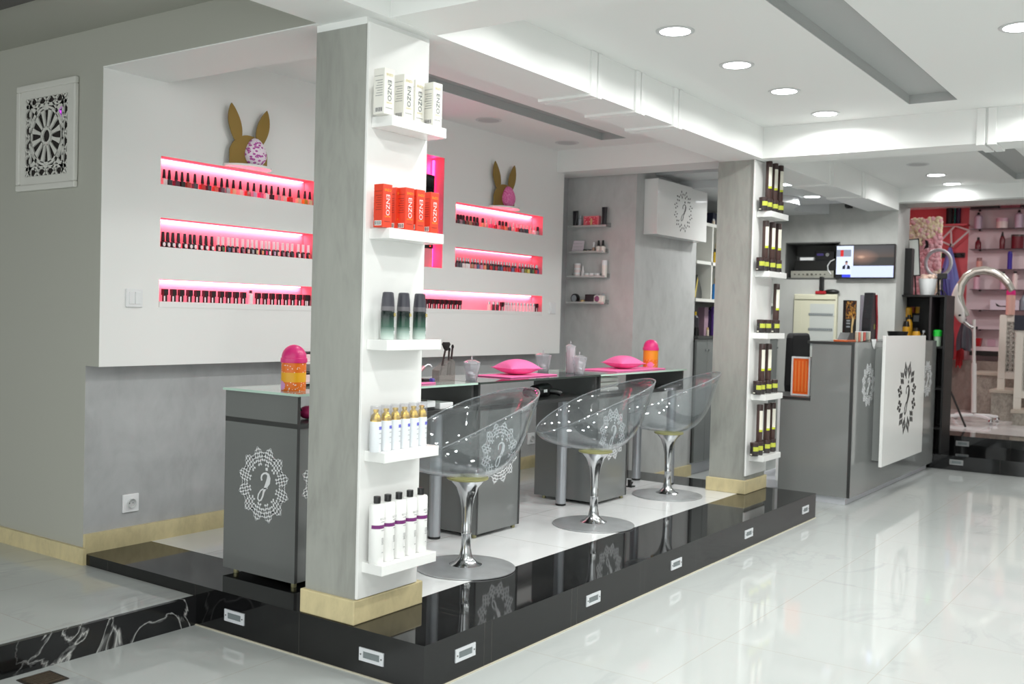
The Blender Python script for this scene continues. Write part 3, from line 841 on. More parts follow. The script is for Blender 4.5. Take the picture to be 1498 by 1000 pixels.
# brush holder and small tools
t = thing('brush_holder', 'clear acrylic holder with makeup brushes on nearest desk', 'brush holder', (1.30,.99,ZT), R(-15))
ACR = thin_clear('grey_acrylic', (206,200,198), 1.49, .05, refl=1.2, body=.22, bodycol=(190,182,178))
b = MB(); b.prism([(-.05,0),(.045,0),(.045,.095),(.03,.11),(-.03,.07),(-.05,.055)], (0,-.03,0), (1,0,0), (0,0,1), (0,.06,0)); part('holder', b, ACR, t)
BRN = M('brush_handle', (48,30,30), .35); HAIR = M('brush_hair', (26,20,22), .9)
for x0, z0, x1, z1, fat in ((-.025,.03,.005,.155,True), (.022,.03,.028,.150,False), (.036,.03,.048,.165,False)):
    b = MB(); b.tube([(x0,0,z0),(x1,0,z1)], .005, 8); h = part('brush_handle', b, BRN, t)
    b = MB()
    if fat: b.lathe([(.008,0),(.018,.016),(.026,.032),(.020,.042)], 12, (x1+.004,0,z1-.004), squash=.5)
    else: b.lathe([(.005,0),(.007,.008),(.004,.018)], 8, (x1+.001,0,z1-.002))
    part('brush_hair', b, HAIR, h)
t = thing('curling_wand', 'small pink and silver nail tool propped beside brush holder', 'tool', (1.12,1.0,ZT), R(-15))
b = MB(); b.tube([(-.045,0,.012),(.03,0,.075)], .009, 10); part('handle', b, M('pink_metal', (212,150,160), .3, .6), t)
b = MB(); b.tube([(.03,0,.075),(.05,0,.086),(.066,0,.084),(.075,0,.075)], .004, 8); part('tip', b, STEEL, t)
t = thing('polish_bottle', 'purple nail polish bottle lying beside the brush holder', 'nail polish', (1.17,.96,ZT+.011), R(20))
b = MB(); b.lathe([(.010,-.012),(.012,-.01),(.012,.012),(.006,.016)], 14); b.xf(Matrix.Rotation(PI/2, 4, 'Y')); part('bottle', b, M('purple_gloss', (92,84,168), .15), t)
b = MB(); b.lathe([(.007,.015),(.005,.04)], 12); b.xf(Matrix.Rotation(PI/2, 4, 'Y')); part('cap', b, BLKP, t)
t = thing('nail_lamp', 'flat black nail tool tray beside the purple polish bottle', 'tray', (1.08,.965,ZT), R(-12))
b = MB(); b.box((-.06,-.02,0),(.06,.02,.01)); part('tray', b, BLKP, t, bevel=.004)
b = MB(); b.box((.02,-.012,.01),(.055,.012,.022)); part('buckle', b, M('dark_metal', (60,58,60), .3, .7), t, bevel=.002)
# organiser with make-up behind the first bin
t = thing('makeup_organiser', 'white make-up stand with two shelves behind the orange flowered bin', 'organiser', (.62,1.17,ZT), 0)
b = MB()
b.box((-.14,-.05,.012),(.14,.05,.016)); b.box((-.14,-.05,.098),(.14,.05,.106)); b.box((-.14,.046,0),(.14,.05,.16)); part('stand', b, LACQ, t)
b = MB(); b.box((-.14,-.05,0),(.14,.05,.012)); part('black_base', b, BLKP, t)
for z in (.0165, .1065):
    for k in range(4):
        x = -.105+k*.07
        b = MB(); b.box((x-.028,-.035,z),(x+.028,.02,z+.034)); c = part('compact', b, M('blush_compact', (238,212,214), .35), t, bevel=.003)
        b = MB(); b.box((x-.028,-.035,z+.034),(x+.028,.02,z+.044)); part('compact_lid', b, BLKP, c, bevel=.002)
# things on the shelves under the glass
t = thing('cable_device', 'pink nail drill with black cable on shelf under the nearest desk glass', 'nail drill', (.375,.97,.8225), 0); t.scale = (1.15,1.15,1.15)
b = MB(); b.ell((0,0,.024),(.035,.03,.024)); part('body', b, HOTP, t)
b = MB(); b.tube([(-.03,0,.03),(-.06,0,.075),(-.02,.01,.095),(.03,.02,.09),(.04,.02,.05),(.05,.02,.02),(.09,.0,.006)], .003, 6); part('cable', b, BLKP, t)
for k, (x, z, w, h, lab) in enumerate(((1.02,.822,.16,.014,'dark flat box under white boxes on nearest desk shelf'), (1.03,.836,.15,.03,'white product box on nearest desk shelf behind the first chair'), (1.0,.866,.09,.006,'thin black and gold pouch lying on white product box'))):
    single('product_box', MB().box((-w/2,-.05,0),(w/2,.05,h)), (M('dark_box', (40,40,42), .4), PLATE, M('black_gold', (46,38,24), .35))[k], lab, 'box', (x,.93,z), bevel=.002)
single('storage_box', MB().box((-.05,-.05,0),(.05,.05,.03)), PLATE, 'small white box on nearest desk shelf right of stacked boxes', 'box', (1.19,.93,.822), bevel=.003)
t = thing('hair_dryer', 'black and maroon hand dryer lying on the middle desk shelf', 'hair dryer', (2.075,.95,.823), R(6)); t.scale = (1.18,1.18,1.1)
MAR = M('maroon_plastic', (84,20,52), .35)
b = MB(); b.lathe([(.024,-.10),(.022,-.03),(.028,0)], 18, (0,0,0)); b.xf(Matrix.Rotation(PI/2, 4, 'Y')); part('nozzle', b, MAR, t, loc=(0,0,.034))
b = MB(); b.lathe([(.030,-.03),(.034,.02),(.036,.09),(.030,.10)], 20); b.xf(Matrix.Rotation(PI/2, 4, 'Y')); part('body', b, BLKP, t, loc=(0,0,.036))
b = MB(); b.lathe([(.032,.10),(.026,.115)], 20); b.xf(Matrix.Rotation(PI/2, 4, 'Y')); part('rear_grille', b, MAR, t, loc=(0,0,.036))
b = MB(); b.tube([(.07,0,.034),(.09,-.06,.03),(.10,-.075,.02)], [.017,.016,.014], 12); part('grip', b, BLKP, t)
b = MB(); 
for k, x in enumerate((0,.012,.024)): b.box((x,-.0375,.03),(x+.008,-.0355,.044))
part('white_mark', b, PLATE, t)
t = thing('towel_stack', 'folded white towels on shelf under the farthest desk glass', 'towels', (2.86,1.03,.822), 0)
for k in range(3):
    b = MB(); b.box((-.13,-.09,k*.03),(.13,.09,k*.03+.027)); part('towel', b, M('white_towel', (236,232,230), .9, bump=.4, scale=160), t, bevel=.012)
t = thing('cable_clip', 'small black clamp on platform floor beside the farthest desk leg', 'clamp', (3.333,1.024,ZP), 0)
b = MB(); b.box((-.02,-.02,0),(.03,.02,.008)); b.box((-.02,-.01,.008),(-.005,.01,.05)); b.prism([(0,.008),(.03,.03),(0,.04)], (-.005,-.008,0), (1,0,0), (0,0,1), (0,.016,0)); part('clamp', b, BLKP, t)
def proj(p):
    d = Vector(p)-CAM; w = d.dot(FWD)
    return 749+FPX*d.dot(RGT)/w, 500-FPX*d.dot(UPV)/w
def xat(px, y, z, lo=-1.0, hi=14.0):
    """x of the point at depth y and height z that stands above pixel column px"""
    for _ in range(50):
        mid = (lo+hi)/2
        if proj((mid, y, z))[0] < px: lo = mid
        else: hi = mid
    return lo
def yat(px, x, z, lo=-3.0, hi=4.0):
    for _ in range(50):
        mid = (lo+hi)/2
        if proj((x, mid, z))[0] > px: lo = mid
        else: hi = mid
    return lo
# ------------------------------------------------------------------ nail polish
PAL = {'white':(236,234,232),'charcoal':(58,56,62),'plum':(92,44,66),'black':(22,20,22),'copper red':(178,70,58),'slate':(84,84,92),'red':(206,44,48),'smoky plum':(72,52,64),
 'orange red':(222,84,62),'silver grey':(170,176,180),'peach':(240,166,128),'pale pink':(240,196,190),'lavender':(206,176,206),'hot pink':(232,72,130),'dusty pink':(222,140,150),
 'gold':(206,150,50),'cream':(226,206,166),'mauve':(176,130,146),'brown':(112,74,60),'tan':(178,140,112),'dark red':(112,30,40),'coral':(240,112,100),'ice white':(240,238,240),
 'lilac':(206,160,190),'crimson':(190,36,56),'steel blue':(96,112,150),'olive green':(132,146,52),'lime yellow':(214,214,110),'dark green':(40,66,54),'green':(98,134,84),'blue':(70,92,176),'burgundy':(66,22,36),'dark teal':(56,76,84),'clear':(226,206,210)}
POL = {}
def polmat(c):
    return M('polish '+c, PAL[c], .12, coat=.4)
CAPB = M('polish_cap_black', (30,14,18), .3)
CAPW = M('polish_cap_white', (238,228,232), .3)
CAPS = M('polish_cap_silver', (206,206,210), .25, .7)
def polish_meshes(kind, c):
    key = (kind, c)
    if key in POL: return POL[key]
    out = []
    if kind == 'taper':      # squat glass body, tall tapering black cap
        b = MB(); b.box((-.011,-.011,0),(.011,.011,.028)); b.lathe([(.0065,.028),(.006,.034)], 10); out.append(('bottle', b.mesh('bottle', polmat(c))))
        b = MB(); b.lathe([(.0085,.033),(.0080,.038),(.0052,.074),(.004,.075)], 12); out.append(('cap', b.mesh('cap', CAPB)))
    elif kind == 'label':    # black body with an oval white label, tapering cap
        b = MB(); b.lathe([(.0105,0),(.0112,.002),(.0112,.026),(.006,.032)], 16); out.append(('bottle', b.mesh('bottle', M('polish black'))))
        b = MB(); b.prism([(.0075*math.cos(a*PI/8), .014+.010*math.sin(a*PI/8)) for a in range(16)], (0,-.0113,0), (1,0,0), (0,0,1), (0,-.0008,0)); out.append(('label', b.mesh('label', polmat(c))))
        b = MB(); b.lathe([(.0085,.032),(.0065,.072),(.005,.073)], 12); out.append(('cap', b.mesh('cap', CAPB)))
    elif kind == 'whitecap':
        b = MB(); b.lathe([(.0105,0),(.0112,.002),(.0112,.030),(.007,.034)], 16); out.append(('bottle', b.mesh('bottle', polmat('black'))))
        b = MB(); b.box((-.0065,-.0118,.004),(.0065,-.0108,.024)); out.append(('label', b.mesh('label', polmat(c))))
        b = MB(); b.lathe([(.0078,.034),(.0072,.074),(.006,.075)], 12); out.append(('cap', b.mesh('cap', CAPW)))
    elif kind == 'block':    # short bottle under a big square black cap
        b = MB(); b.box((-.0085,-.0085,0),(.0085,.0085,.030)); b.box((-.0105,-.0095,.001),(-.0035,-.0080,.026), 1); out.append(('bottle', b.mesh('bottle', [polmat('black'), polmat(c)])))
        b = MB(); b.box((-.0115,-.0115,.030),(.0115,.0115,.059)); out.append(('cap', b.mesh('cap', CAPB)))
    elif kind in ('round', 'thin'):
        b = MB(); b.lathe([(.0125,0),(.0132,.003),(.0132,.026),(.008,.032)], 14); out.append(('bottle', b.mesh('bottle', polmat(c))))
        if kind == 'round':
            b = MB(); b.lathe([(.0098,.031),(.0098,.058),(.006,.063)], 12); out.append(('cap', b.mesh('cap', CAPB)))
        else:
            b = MB(); b.lathe([(.0075,.031),(.006,.040),(.0045,.066)], 12); out.append(('cap', b.mesh('cap', CAPS)))
    elif kind == 'pinkcap':
        b = MB(); b.lathe([(.0125,0),(.0132,.003),(.0132,.028),(.008,.034)], 14); out.append(('bottle', b.mesh('bottle', polmat(c))))
        b = MB(); b.lathe([(.010,.033),(.009,.058)], 12); out.append(('cap', b.mesh('cap', M('polish_cap_pink', (240,190,200), .3))))
    elif kind == 'silver':   # coloured cylinder, dark collar, thin silver cap
        b = MB(); b.lathe([(.0125,0),(.0132,.002),(.0132,.030)], 14); out.append(('bottle', b.mesh('bottle', polmat(c))))
        b = MB(); b.lathe([(.010,.030),(.0085,.044)], 12); out.append(('collar', b.mesh('collar', CAPB)))
        b = MB(); b.lathe([(.0065,.044),(.0055,.066)], 12); out.append(('cap', b.mesh('cap', CAPS)))
    elif kind == 'tube':     # pale slim tube
        b = MB(); b.lathe([(.0115,0),(.0118,.002),(.0118,.040)], 14); out.append(('bottle', b.mesh('bottle', polmat(c))))
        b = MB(); b.lathe([(.0105,.040),(.0105,.060)], 12); out.append(('cap', b.mesh('cap', CAPS)))
    elif kind == 'purple':
        b = MB(); b.lathe([(.011,0),(.0118,.002),(.0118,.050),(.006,.056)], 14); out.append(('bottle', b.mesh('bottle', polmat(c))))
        b = MB(); b.lathe([(.0075,.055),(.0075,.070)], 12); out.append(('cap', b.mesh('cap', M('maroon_plastic'))))
    POL[key] = out
    return out
CAPN = dict(taper='tall black cap', label='oval label', whitecap='white cap', block='square black cap', round='rounded black cap', thin='thin silver cap', pinkcap='pink cap', silver='slim silver cap', tube='silver cap', purple='maroon cap')
def row(niche, where, items, conv):
    z = NICHES[niche][2] + (.027 if niche in 'CF' else 0) + .0003
    n = len(items)
    for k, (v, kind, c) in enumerate(items):
        x = xat(conv(v), 1.925, z+.02)
        x = min(max(x, NICHES[niche][0]+.016), NICHES[niche][1]-.016)
        lab = '%s polish bottle, %s, %s in %s niche' % ('black' if kind in ('block', 'label', 'whitecap') else c, CAPN[kind], place(k, n), where)
        mk('nail_polish', lab, 'nail polish', (x, 1.925, z), polish_meshes(kind, c), 'nail polish in the %s pink niche' % where)
k1 = 1471/125.0
cA = lambda v: 225+v[0]/k1 if v[1] == 1 else 345+v[0]/k1
def lst(vs, crop): return [(v, crop) for v in vs]
A = lst((175,265,385,485,585,705,835,937,1057,1165,1262,1368), 1)+lst((75,205,310,427,523,613,727,826,930,1078,1187,1305), 2)
AC = ['white','charcoal','plum','black','copper red','slate','red','smoky plum','orange red','plum','silver grey','peach','pale pink','copper red','lavender','hot pink','ice white','burgundy','dusty pink','pale pink','red','cream','gold','cream']
row('A', 'top left', [(v,'taper',c) for v, c in zip(A, AC)], cA)
B1 = lst((155,237,325,420,530,625,697,803,897,997), 1)
B2 = lst((1105,1185,1280,1350,1430), 1)+lst((115,200,275,350,443,510,565,650,715,805,885,965,1072,1155,1245), 2)
bc = ['pale pink','green','steel blue','dusty pink','dusty pink','mauve','pale pink','silver grey','cream','peach','hot pink','ice white','lavender','pale pink','mauve','silver grey','slate','ice white','mauve','coral']
row('B', 'middle left', [(v,'label','ice white') for v in B1]+[(v,'whitecap',c) for v, c in zip(B2, bc)], cA)
C1 = lst((187,335,467,612,745,885,1012,1155,1283,1413), 1)+lst((125,),2)+lst((255,),2)+lst((378,500,623,740,860,975,1093,1203,1305), 2)
row('C', 'bottom left', [(v,'purple' if k == 11 else 'block','ice white') for k, v in enumerate(C1)], cA)
kD = 1250/150.0
cD = lambda v: 655+v/kD
D = [(122,'round','charcoal'),(157,'round','mauve'),(190,'round','charcoal'),(235,'round','brown'),(278,'round','tan'),(320,'round','dark red'),(358,'round','burgundy'),(425,'round','peach'),(468,'thin','pale pink'),
     (525,'thin','hot pink'),(580,'thin','crimson'),(630,'round','dusty pink'),(668,'round','orange red'),(710,'round','peach'),(755,'thin','slate'),(800,'thin','pale pink'),(850,'pinkcap','crimson'),(893,'pinkcap','dark teal'),(930,'pinkcap','slate'),(965,'pinkcap','dark teal'),(1010,'thin','pale pink'),(1055,'thin','ice white'),(1100,'round','silver grey')]
row('D', 'top right', D, cD)
E_ = [(115,'slate'),(150,'slate'),(188,'white'),(225,'white'),(250,'ice white'),(295,'tan'),(330,'dusty pink'),(365,'steel blue'),(410,'lilac'),(450,'peach'),(487,'charcoal'),(523,'red'),(553,'charcoal'),(585,'crimson'),(617,'slate'),(650,'steel blue'),(685,'red'),(718,'copper red'),(748,'red'),(790,'steel blue'),(823,'red'),(875,'crimson'),(910,'silver grey'),(946,'olive green'),(980,'lime yellow'),(1010,'dark green'),(1037,'green'),(1072,'red'),(1105,'blue')]
row('E', 'middle right', [(v,'silver',c) for v, c in E_], cD)
kF = 1498/220.0
cF = lambda v: 610+v/kF
row('F', 'bottom right', [(v,'block','ice white') for v in (100,145,190,240,287,333,378,423)]+[(715,'tube','pale pink'),(760,'tube','burgundy'),(800,'tube','burgundy'),(845,'block','ice white')]+[(v,'tube','clear') for v in (880,907,936,966,1000,1035,1068,1100,1130,1158)]+[(1187,'block','ice white')], cF)
t = thing('speaker', 'tall black panel with tiny red light inside the narrow upright pink niche', 'speaker', (xat(636.5,1.93,2.1)-.10,1.95,1.68))
b = MB(); b.box((-.10,-.02,0),(.10,.03,.46)); part('case', b, BLKP, t, bevel=.006)
b = MB(); b.box((-.085,-.0215,.02),(.085,-.02,.44)); part('front', b, M('dark_glass', (14,14,16), .08), t)
b = MB(); b.box((.06,-.0225,.012),(.07,-.0215,.018)); part('red_light', b, M('red_led', (255,40,40), .5, emit=(255,40,40), es=3), t)
single('niche_stand', MB().box((-.09,-.02,0),(.09,.03,.1185)), PINKPAINT, 'pink stand under the black panel in the narrow upright niche', 'stand', (xat(636.5,1.93,2.1)-.10,1.95,1.5615))

# ------------------------------------------------------------------ golden rabbits with padded eggs on little ledges
GOLD = M('gold_card', (150,122,58), .42, .35)
LIPS = spots('lip_print_cotton', (240,226,238), (186,84,168), 52, .42, .85, ring=True, stretch=(1,1,1.5))
ZEB = None
def zebra():
    mt, nt, b = new_mat('pink_zebra_cotton')
    tc = nt.nodes.new('ShaderNodeTexCoord').outputs['Object']
    n = noise(nt, tc, 26, 3, 3.0)
    f = nmath(nt, 'FRACT', nmath(nt, 'MULTIPLY', n, 8))
    c = ramp(nt, f, [(.0, lin((216,44,138))), (.5, lin((216,44,138))), (.56, lin((250,176,216))), (1, lin((248,150,204)))])
    nt.links.new(c, b.inputs['Base Color']); b.inputs['Roughness'].default_value = .8
    return mt
def rabbit(label, x, z, eggmat, egglab):
    t = thing('rabbit_figure', label, 'rabbit ornament', (x, 1.862, z+.0125))
    def ear(cx, lean, h, w):
        pts = []
        for i in range(13):
            f = i/12; a = w*math.sin(PI*min(1, f*.93+.07))**.8
            pts.append((cx-a+lean*f, .105+h*f))
        pts2 = []
        for i in range(12, -1, -1):
            f = i/12; a = w*math.sin(PI*min(1, f*.93+.07))**.8
            pts2.append((cx+a+lean*f, .105+h*f))
        return pts+pts2
    b = MB(); O, U, V, W = (0,.003,0), (1,0,0), (0,0,1), (0,-.006,0)
    body = [(-.118,0)]+[(.122*math.cos(a)*1.0, .04+.112*math.sin(a)) for a in [PI-.25-i*(PI-.5)/20 for i in range(21)]]+[(.118,0)]
    b.prism([(-p, q) for p, q in body], O, U, V, W)
    O = (0,.0025,0); b.prism(ear(-.066,-.046,.190,.039)[::-1], O, U, V, W); b.prism(ear(.066,.046,.190,.039)[::-1], O, U, V, W)
    part('rabbit_cutout', b, GOLD, t)
    e = MB(); n, k = 22, 12; o = 0
    for j in range(k+1):
        th = PI/2*j/k
        for i in range(n):
            a = 2*PI*i/n
            ux, uz = math.cos(a), math.sin(a)
            rx = .066*(1-.20*max(0, uz)); rz = .083 if uz > 0 else .062
            e.v.append((.038+rx*ux*math.sin(th) if j else .038, -.0035-.045*math.cos(th), .062+rz*uz*math.sin(th)))
    for j in range(k):
        for i in range(n):
            q = (i+1) % n
            e.f.append([j*n+i, (j+1)*n+i, (j+1)*n+q, j*n+q]); e.m.append(0); e.sm.append(True)
    part('padded_egg', e, eggmat, t, label=egglab)
    l = MB(); l.prism([(.135*math.cos(a), -.125*math.sin(a)) for a in [i*PI/20 for i in range(21)]][::-1], (0,0,0), (1,0,0), (0,1,0), (0,0,.012))
    single('display_ledge', l, LACQ, 'small half-round white ledge under the gold rabbit with the %s' % egglab, 'ledge', (x,YP-.0005,z))
rabbit('gold rabbit cut-out with a lip-print padded egg above top left niche', .79, 1.9725, LIPS, 'white lip-print egg')
rabbit('gold rabbit cut-out with a pink zebra padded egg above top right niche', 2.985, 1.992, zebra(), 'pink zebra egg')

# ------------------------------------------------------------------ products on the near pillar
def cartons(zt, items, base, dark, gold, txtcol, what, w=.050, d=.052, h=.158):
    n = len(items)
    for k, (px, y, rz, lab) in enumerate(items):
        x = xat(px, y, zt+.05)
        t = thing('hair_product_carton', lab, 'carton', (x+w/2*math.cos(R(rz)), y+d/2, zt+.0003), R(rz), what)
        b = MB(); b.box((-w/2,-d/2,0),(w/2,d/2,h)); part('carton', b, base, t, bevel=.0012)
        q = MB(); text_mb('ENZO', .026, (0,-d/2-.0004,h*.52), (0,0,-1), (1,0,0), mb=q, stretch=1.05); part('brand_lettering', q, txtcol, t)
        q = MB(); text_mb('ENZO', .012, (0,-d/2-.0004,h*.86), (1,0,0), (0,0,1), mb=q); part('gold_lettering', q, gold, t); q = MB(); text_mb('KERATIN', .007, (0,-d/2-.0004,h*.25), (1,0,0), (0,0,1), mb=q); part('gold_subtitle', q, gold, t)
        q = MB()
        for i in range(7): q.box((-w/2-.0006,-d/2+.008,h*(.40+.055*i)),(-w/2,d/2-.010-.004*(i % 3),h*(.40+.055*i)+.002))
        q.box((-w/2-.0006,-d/2+.006,h*.83),(-w/2,d/2-.006,h*.84)); 
        part('small_print', q, dark, t)
        q = MB(); q.box((-w/2+.008,-d/2-.0006,h*.13),(w/2-.008,-d/2,h*.145)); part('front_print', q, dark, t)
        q = MB(); q.box((-w/2-.0005,-d/2+.006,h*.04),(-w/2,d/2-.006,h*.155)); part('barcode_patch', q, M('barcode_white', (232,230,226), .5), t)
        q = MB()
        for i in range(9): q.box((-w/2-.001,-d/2+.009+i*.0037,h*.055),(-w/2-.0004,-d/2+.009+i*.0037+(.0012 if i % 3 else .002),h*.14))
        part('barcode', q, M('barcode_ink', (70,70,74), .5), t)
GOLDINK = M('gold_ink', (206,186,96), .35, .3)
cartons(1.963, [(562.5,.247,-2,'white carton with dark lettering, leftmost on the near pillar top shelf'),(591.2,.25,-2,'white carton with dark lettering, second from left on near pillar top shelf'),(607.5,.272,-2,'white carton standing behind the front right white carton on top shelf'),(634,.238,-2,'white carton with dark lettering, front rightmost on near pillar top shelf')],
    M('carton_white', (238,236,228), .4), M('carton_print', (150,150,150), .5), GOLDINK, M('carton_ink', (92,98,106), .4), 'white cartons on the near pillar')
ORG = M('carton_orange', (226,66,38), .38)
cartons(1.572, [(560.5,.246,-2,'orange red carton, leftmost on the near pillar second shelf'),(579,.275,-2,'orange red carton half hidden behind its neighbours on second shelf'),(593.3,.240,-2,'orange red carton with white lettering, third from left on second shelf'),(609.5,.240,-2,'orange red carton pressed against the third one on second shelf'),(630,.247,-2,'orange red carton, rightmost on the near pillar second shelf')],
    ORG, M('carton_print_orange', (150,40,26), .5), M('gold_ink_bright', (250,176,50), .4), PLATE, 'orange cartons on the near pillar', w=.045, d=.045, h=.150)
# black-green bottles
def gradient(name, stops, z0, z1, rough=.15):
    mt, nt, b = new_mat(name)
    tc = nt.nodes.new('ShaderNodeTexCoord').outputs['Object']
    sp = nt.nodes.new('ShaderNodeSeparateXYZ'); nt.links.new(tc, sp.inputs[0])
    mp = nt.nodes.new('ShaderNodeMapRange'); mp.inputs['From Min'].default_value = z0; mp.inputs['From Max'].default_value = z1
    nt.links.new(sp.outputs[2], mp.inputs['Value'])
    nt.links.new(ramp(nt, mp.outputs['Result'], stops), b.inputs['Base Color']); b.inputs['Roughness'].default_value = rough
    return mt
GRN = gradient('smoked_green_plastic', [(0, lin((206,218,212))), (.18, lin((170,190,182))), (.42, lin((58,92,78))), (.75, lin((22,38,34))), (1, lin((16,22,24)))], 0, .11)
CAPD = M('smoked_cap', (62,62,70), .3)
bm = MB().lathe([(.022,0),(.0245,.004),(.0245,.098),(.023,.102)], 22).mesh('bottle', GRN)
bcol = MB().lathe([(.0245,.102),(.0248,.104),(.0242,.118),(.0238,.118)], 22).mesh('collar', M('smoked_collar', (104,102,106), .3))
bcap = MB().lathe([(.0240,.118),(.0225,.140),(.0195,.166),(.016,.169)], 22).mesh('cap', CAPD)
q = MB(); q.box((.003,-.0254,.084),(.016,-.0243,.0875)); q.box((.003,-.0254,.089),(.014,-.0243,.094)); bt1 = q.mesh('gold_lettering', GOLDINK)
q = MB()
for i in range(6): q.box((.004,-.0252,.046+i*.006),(.004+(.012,.009,.011,.007,.006,.004)[i],-.0240,.049+i*.006))
q.box((.004,-.0252,.026),(.012,-.0240,.030)); q.box((.004,-.0252,.020),(.010,-.0240,.023))
bt2 = q.mesh('white_print', PLATE)
for k, px in enumerate((567, 590, 613.5)):
    y = .285; mk('shampoo_bottle', 'black-green bottle with dark cap, %s of three on the near pillar' % ('leftmost','middle','rightmost')[k], 'bottle', (xat(px,y,1.25), y, 1.1803), [('bottle',bm),('collar',bcol),('cap',bcap),('gold_lettering',bt1),('white_print',bt2)], 'black-green bottles on the near pillar', R(8))
# clear-capped bottles with golden pumps
FROST = M('frosted_white', (232,236,240), .3)
GLD = M('gold_metal', (216,180,64), .2, .75)
CAPC = thin_clear('clear_cap', (240,240,242), 1.4, .04, body=.12)
s1 = MB().lathe([(.019,0),(.0205,.003),(.0205,.108)], 20).mesh('bottle', FROST)
s2 = MB().lathe([(.0205,.108),(.0200,.112),(.015,.130),(.008,.137),(.008,.142),(.0105,.143),(.010,.150),(.004,.151)], 18).mesh('gold_pump', GLD)
s3 = MB().lathe([(.0203,.109),(.0203,.160),(.019,.163),(.0,.163)], 20, cap=False).mesh('clear_cap', CAPC)
q = MB(); q.box((-.005,-.0215,.080),(.007,-.0200,.0845)); q.box((-.005,-.0215,.086),(.007,-.0200,.090)); s4 = q.mesh('blue_mark', M('blue_print', (84,84,206), .4))
q = MB(); q.box((-.004,-.0213,.066),(.006,-.0200,.0675)); q.box((-.004,-.0213,.048),(.005,-.0200,.0495)); q.box((-.003,-.0213,.030),(.005,-.0200,.0312)); s5 = q.mesh('small_print', M('carton_print'))
for k, px in enumerate((549.4,564.5,578,591.5,604.5,616.5)):
    y = .282; mk('serum_bottle', 'frosted bottle with gold pump under clear cap, %s of six' % place(k,6), 'bottle', (xat(px,y,.87), y, .7843), [('bottle',s1),('gold_pump',s2),('clear_cap',s3),('blue_mark',s4),('small_print',s5)], 'gold-pump bottles on the near pillar', R(5))
# white shampoo bottles with a purple band
WB = M('white_bottle', (240,240,238), .28)
w1 = MB().lathe([(.024,0),(.0268,.004),(.0270,.205),(.024,.211),(.012,.213)], 24).mesh('bottle', WB)
w2 = MB().lathe([(.0125,.2135),(.0128,.236),(.0118,.238)], 18).mesh('cap', BLKP)
q = MB(); n = 14
for i in range(n):
    a0, a1 = R(-178)+i*R(132)/n, R(-178)+(i+1)*R(132)/n
    r = .0273
    q.quad((r*math.cos(a0),r*math.sin(a0),.126),(r*math.cos(a1),r*math.sin(a1),.126),(r*math.cos(a1),r*math.sin(a1),.139),(r*math.cos(a0),r*math.sin(a0),.139))
w3 = q.mesh('purple_band', M('purple_print', (116,36,112), .35))
q = MB(); text_mb('RECO', .011, (.002,-.0272,.160), (1,0,0), (0,0,1), mb=q); q2 = MB()
for z, wd in ((.149,.014), (.119,.012), (.09,.008), (.085,.008), (.08,.009), (.075,.007), (.07,.008), (.04,.006)):
    q.box((-wd*.6+.003,-.0278,z),(wd*.6+.003,-.0264,z+.0016))
w4 = q.mesh('grey_print', M('carton_print'))
for k, px in enumerate((550.5,566.2,582.4,598.5,614.2)):
    y = .285; mk('shampoo_bottle', 'white bottle with black cap and purple band, %s of five' % place(k,5), 'bottle', (xat(px,y,.48), y, .3858), [('bottle',w1),('cap',w2),('purple_band',w3),('grey_print',w4)], 'purple-banded bottles on the near pillar', R(12*(k == 1)))

# ------------------------------------------------------------------ products on the far pillar
BRNB = M('brown_bottle', (70,48,44), .3); LIME = M('lime_stripe', (196,206,40), .4); LABW = M('cream_label', (232,228,214), .45); JARD = M('dark_jar', (50,46,46), .25); JARL = M('lime_label', (190,196,70), .45)
def sector(mb, r, z0, z1, a0, a1, n=8, mi=0):
    for i in range(n):
        p, s = a0+(a1-a0)*i/n, a0+(a1-a0)*(i+1)/n
        mb.quad((r*math.cos(p),r*math.sin(p),z0),(r*math.cos(s),r*math.sin(s),z0),(r*math.cos(s),r*math.sin(s),z1),(r*math.cos(p),r*math.sin(p),z1), mi)
t1 = MB().lathe([(.019,0),(.0205,.003),(.0205,.198),(.019,.201)], 18).mesh('bottle', BRNB)
t2 = MB().lathe([(.0208,.201),(.0208,.238),(.0195,.240)], 18).mesh('cap', M('brown_cap', (58,40,38), .35))
q = MB(); sector(q, .0208, .078, .201, R(-160), R(-55)); t3 = q.mesh('label', LABW)
q = MB(); sector(q, .0209, .064, .078, R(-162), R(-53)); t4 = q.mesh('lime_stripe', LIME)
j1 = MB().lathe([(.026,0),(.0275,.003),(.0275,.060),(.0255,.064)], 20).mesh('jar', JARD)
j2 = MB().lathe([(.0275,.064),(.0278,.066),(.0278,.084),(.026,.086)], 20).mesh('lid', M('brown_cap'))
q = MB(); sector(q, .0278, .032, .060, R(-172), R(-75)); j3 = q.mesh('lime_label', JARL)
q = MB(); sector(q, .0278, .006, .014, R(-225), R(-186)); j4 = q.mesh('barcode_patch', LABW)
FS = ((1.986, (1124.9,1133.6,1140.8), (1117.5,1126,1134.5,1142.5)), (1.602, (1118.5,1129,1138.5), (1112,1122.5,1132,1141)), (1.205, (1132.5,), (1111,1122,1134.5)), (.809, (1115,1128.3), (1106,1115.7,1125.2,1134)), (.414, (1114,1123.5,1131.5), (1104.5,1114,1124.5,1132.5)))
SN = ('top', 'second', 'third', 'fourth', 'lowest')
ONJ = ((1,2,3), (1,2,3), (2,), (1,2), (1,2,3))     # the tall bottles stand on these jars
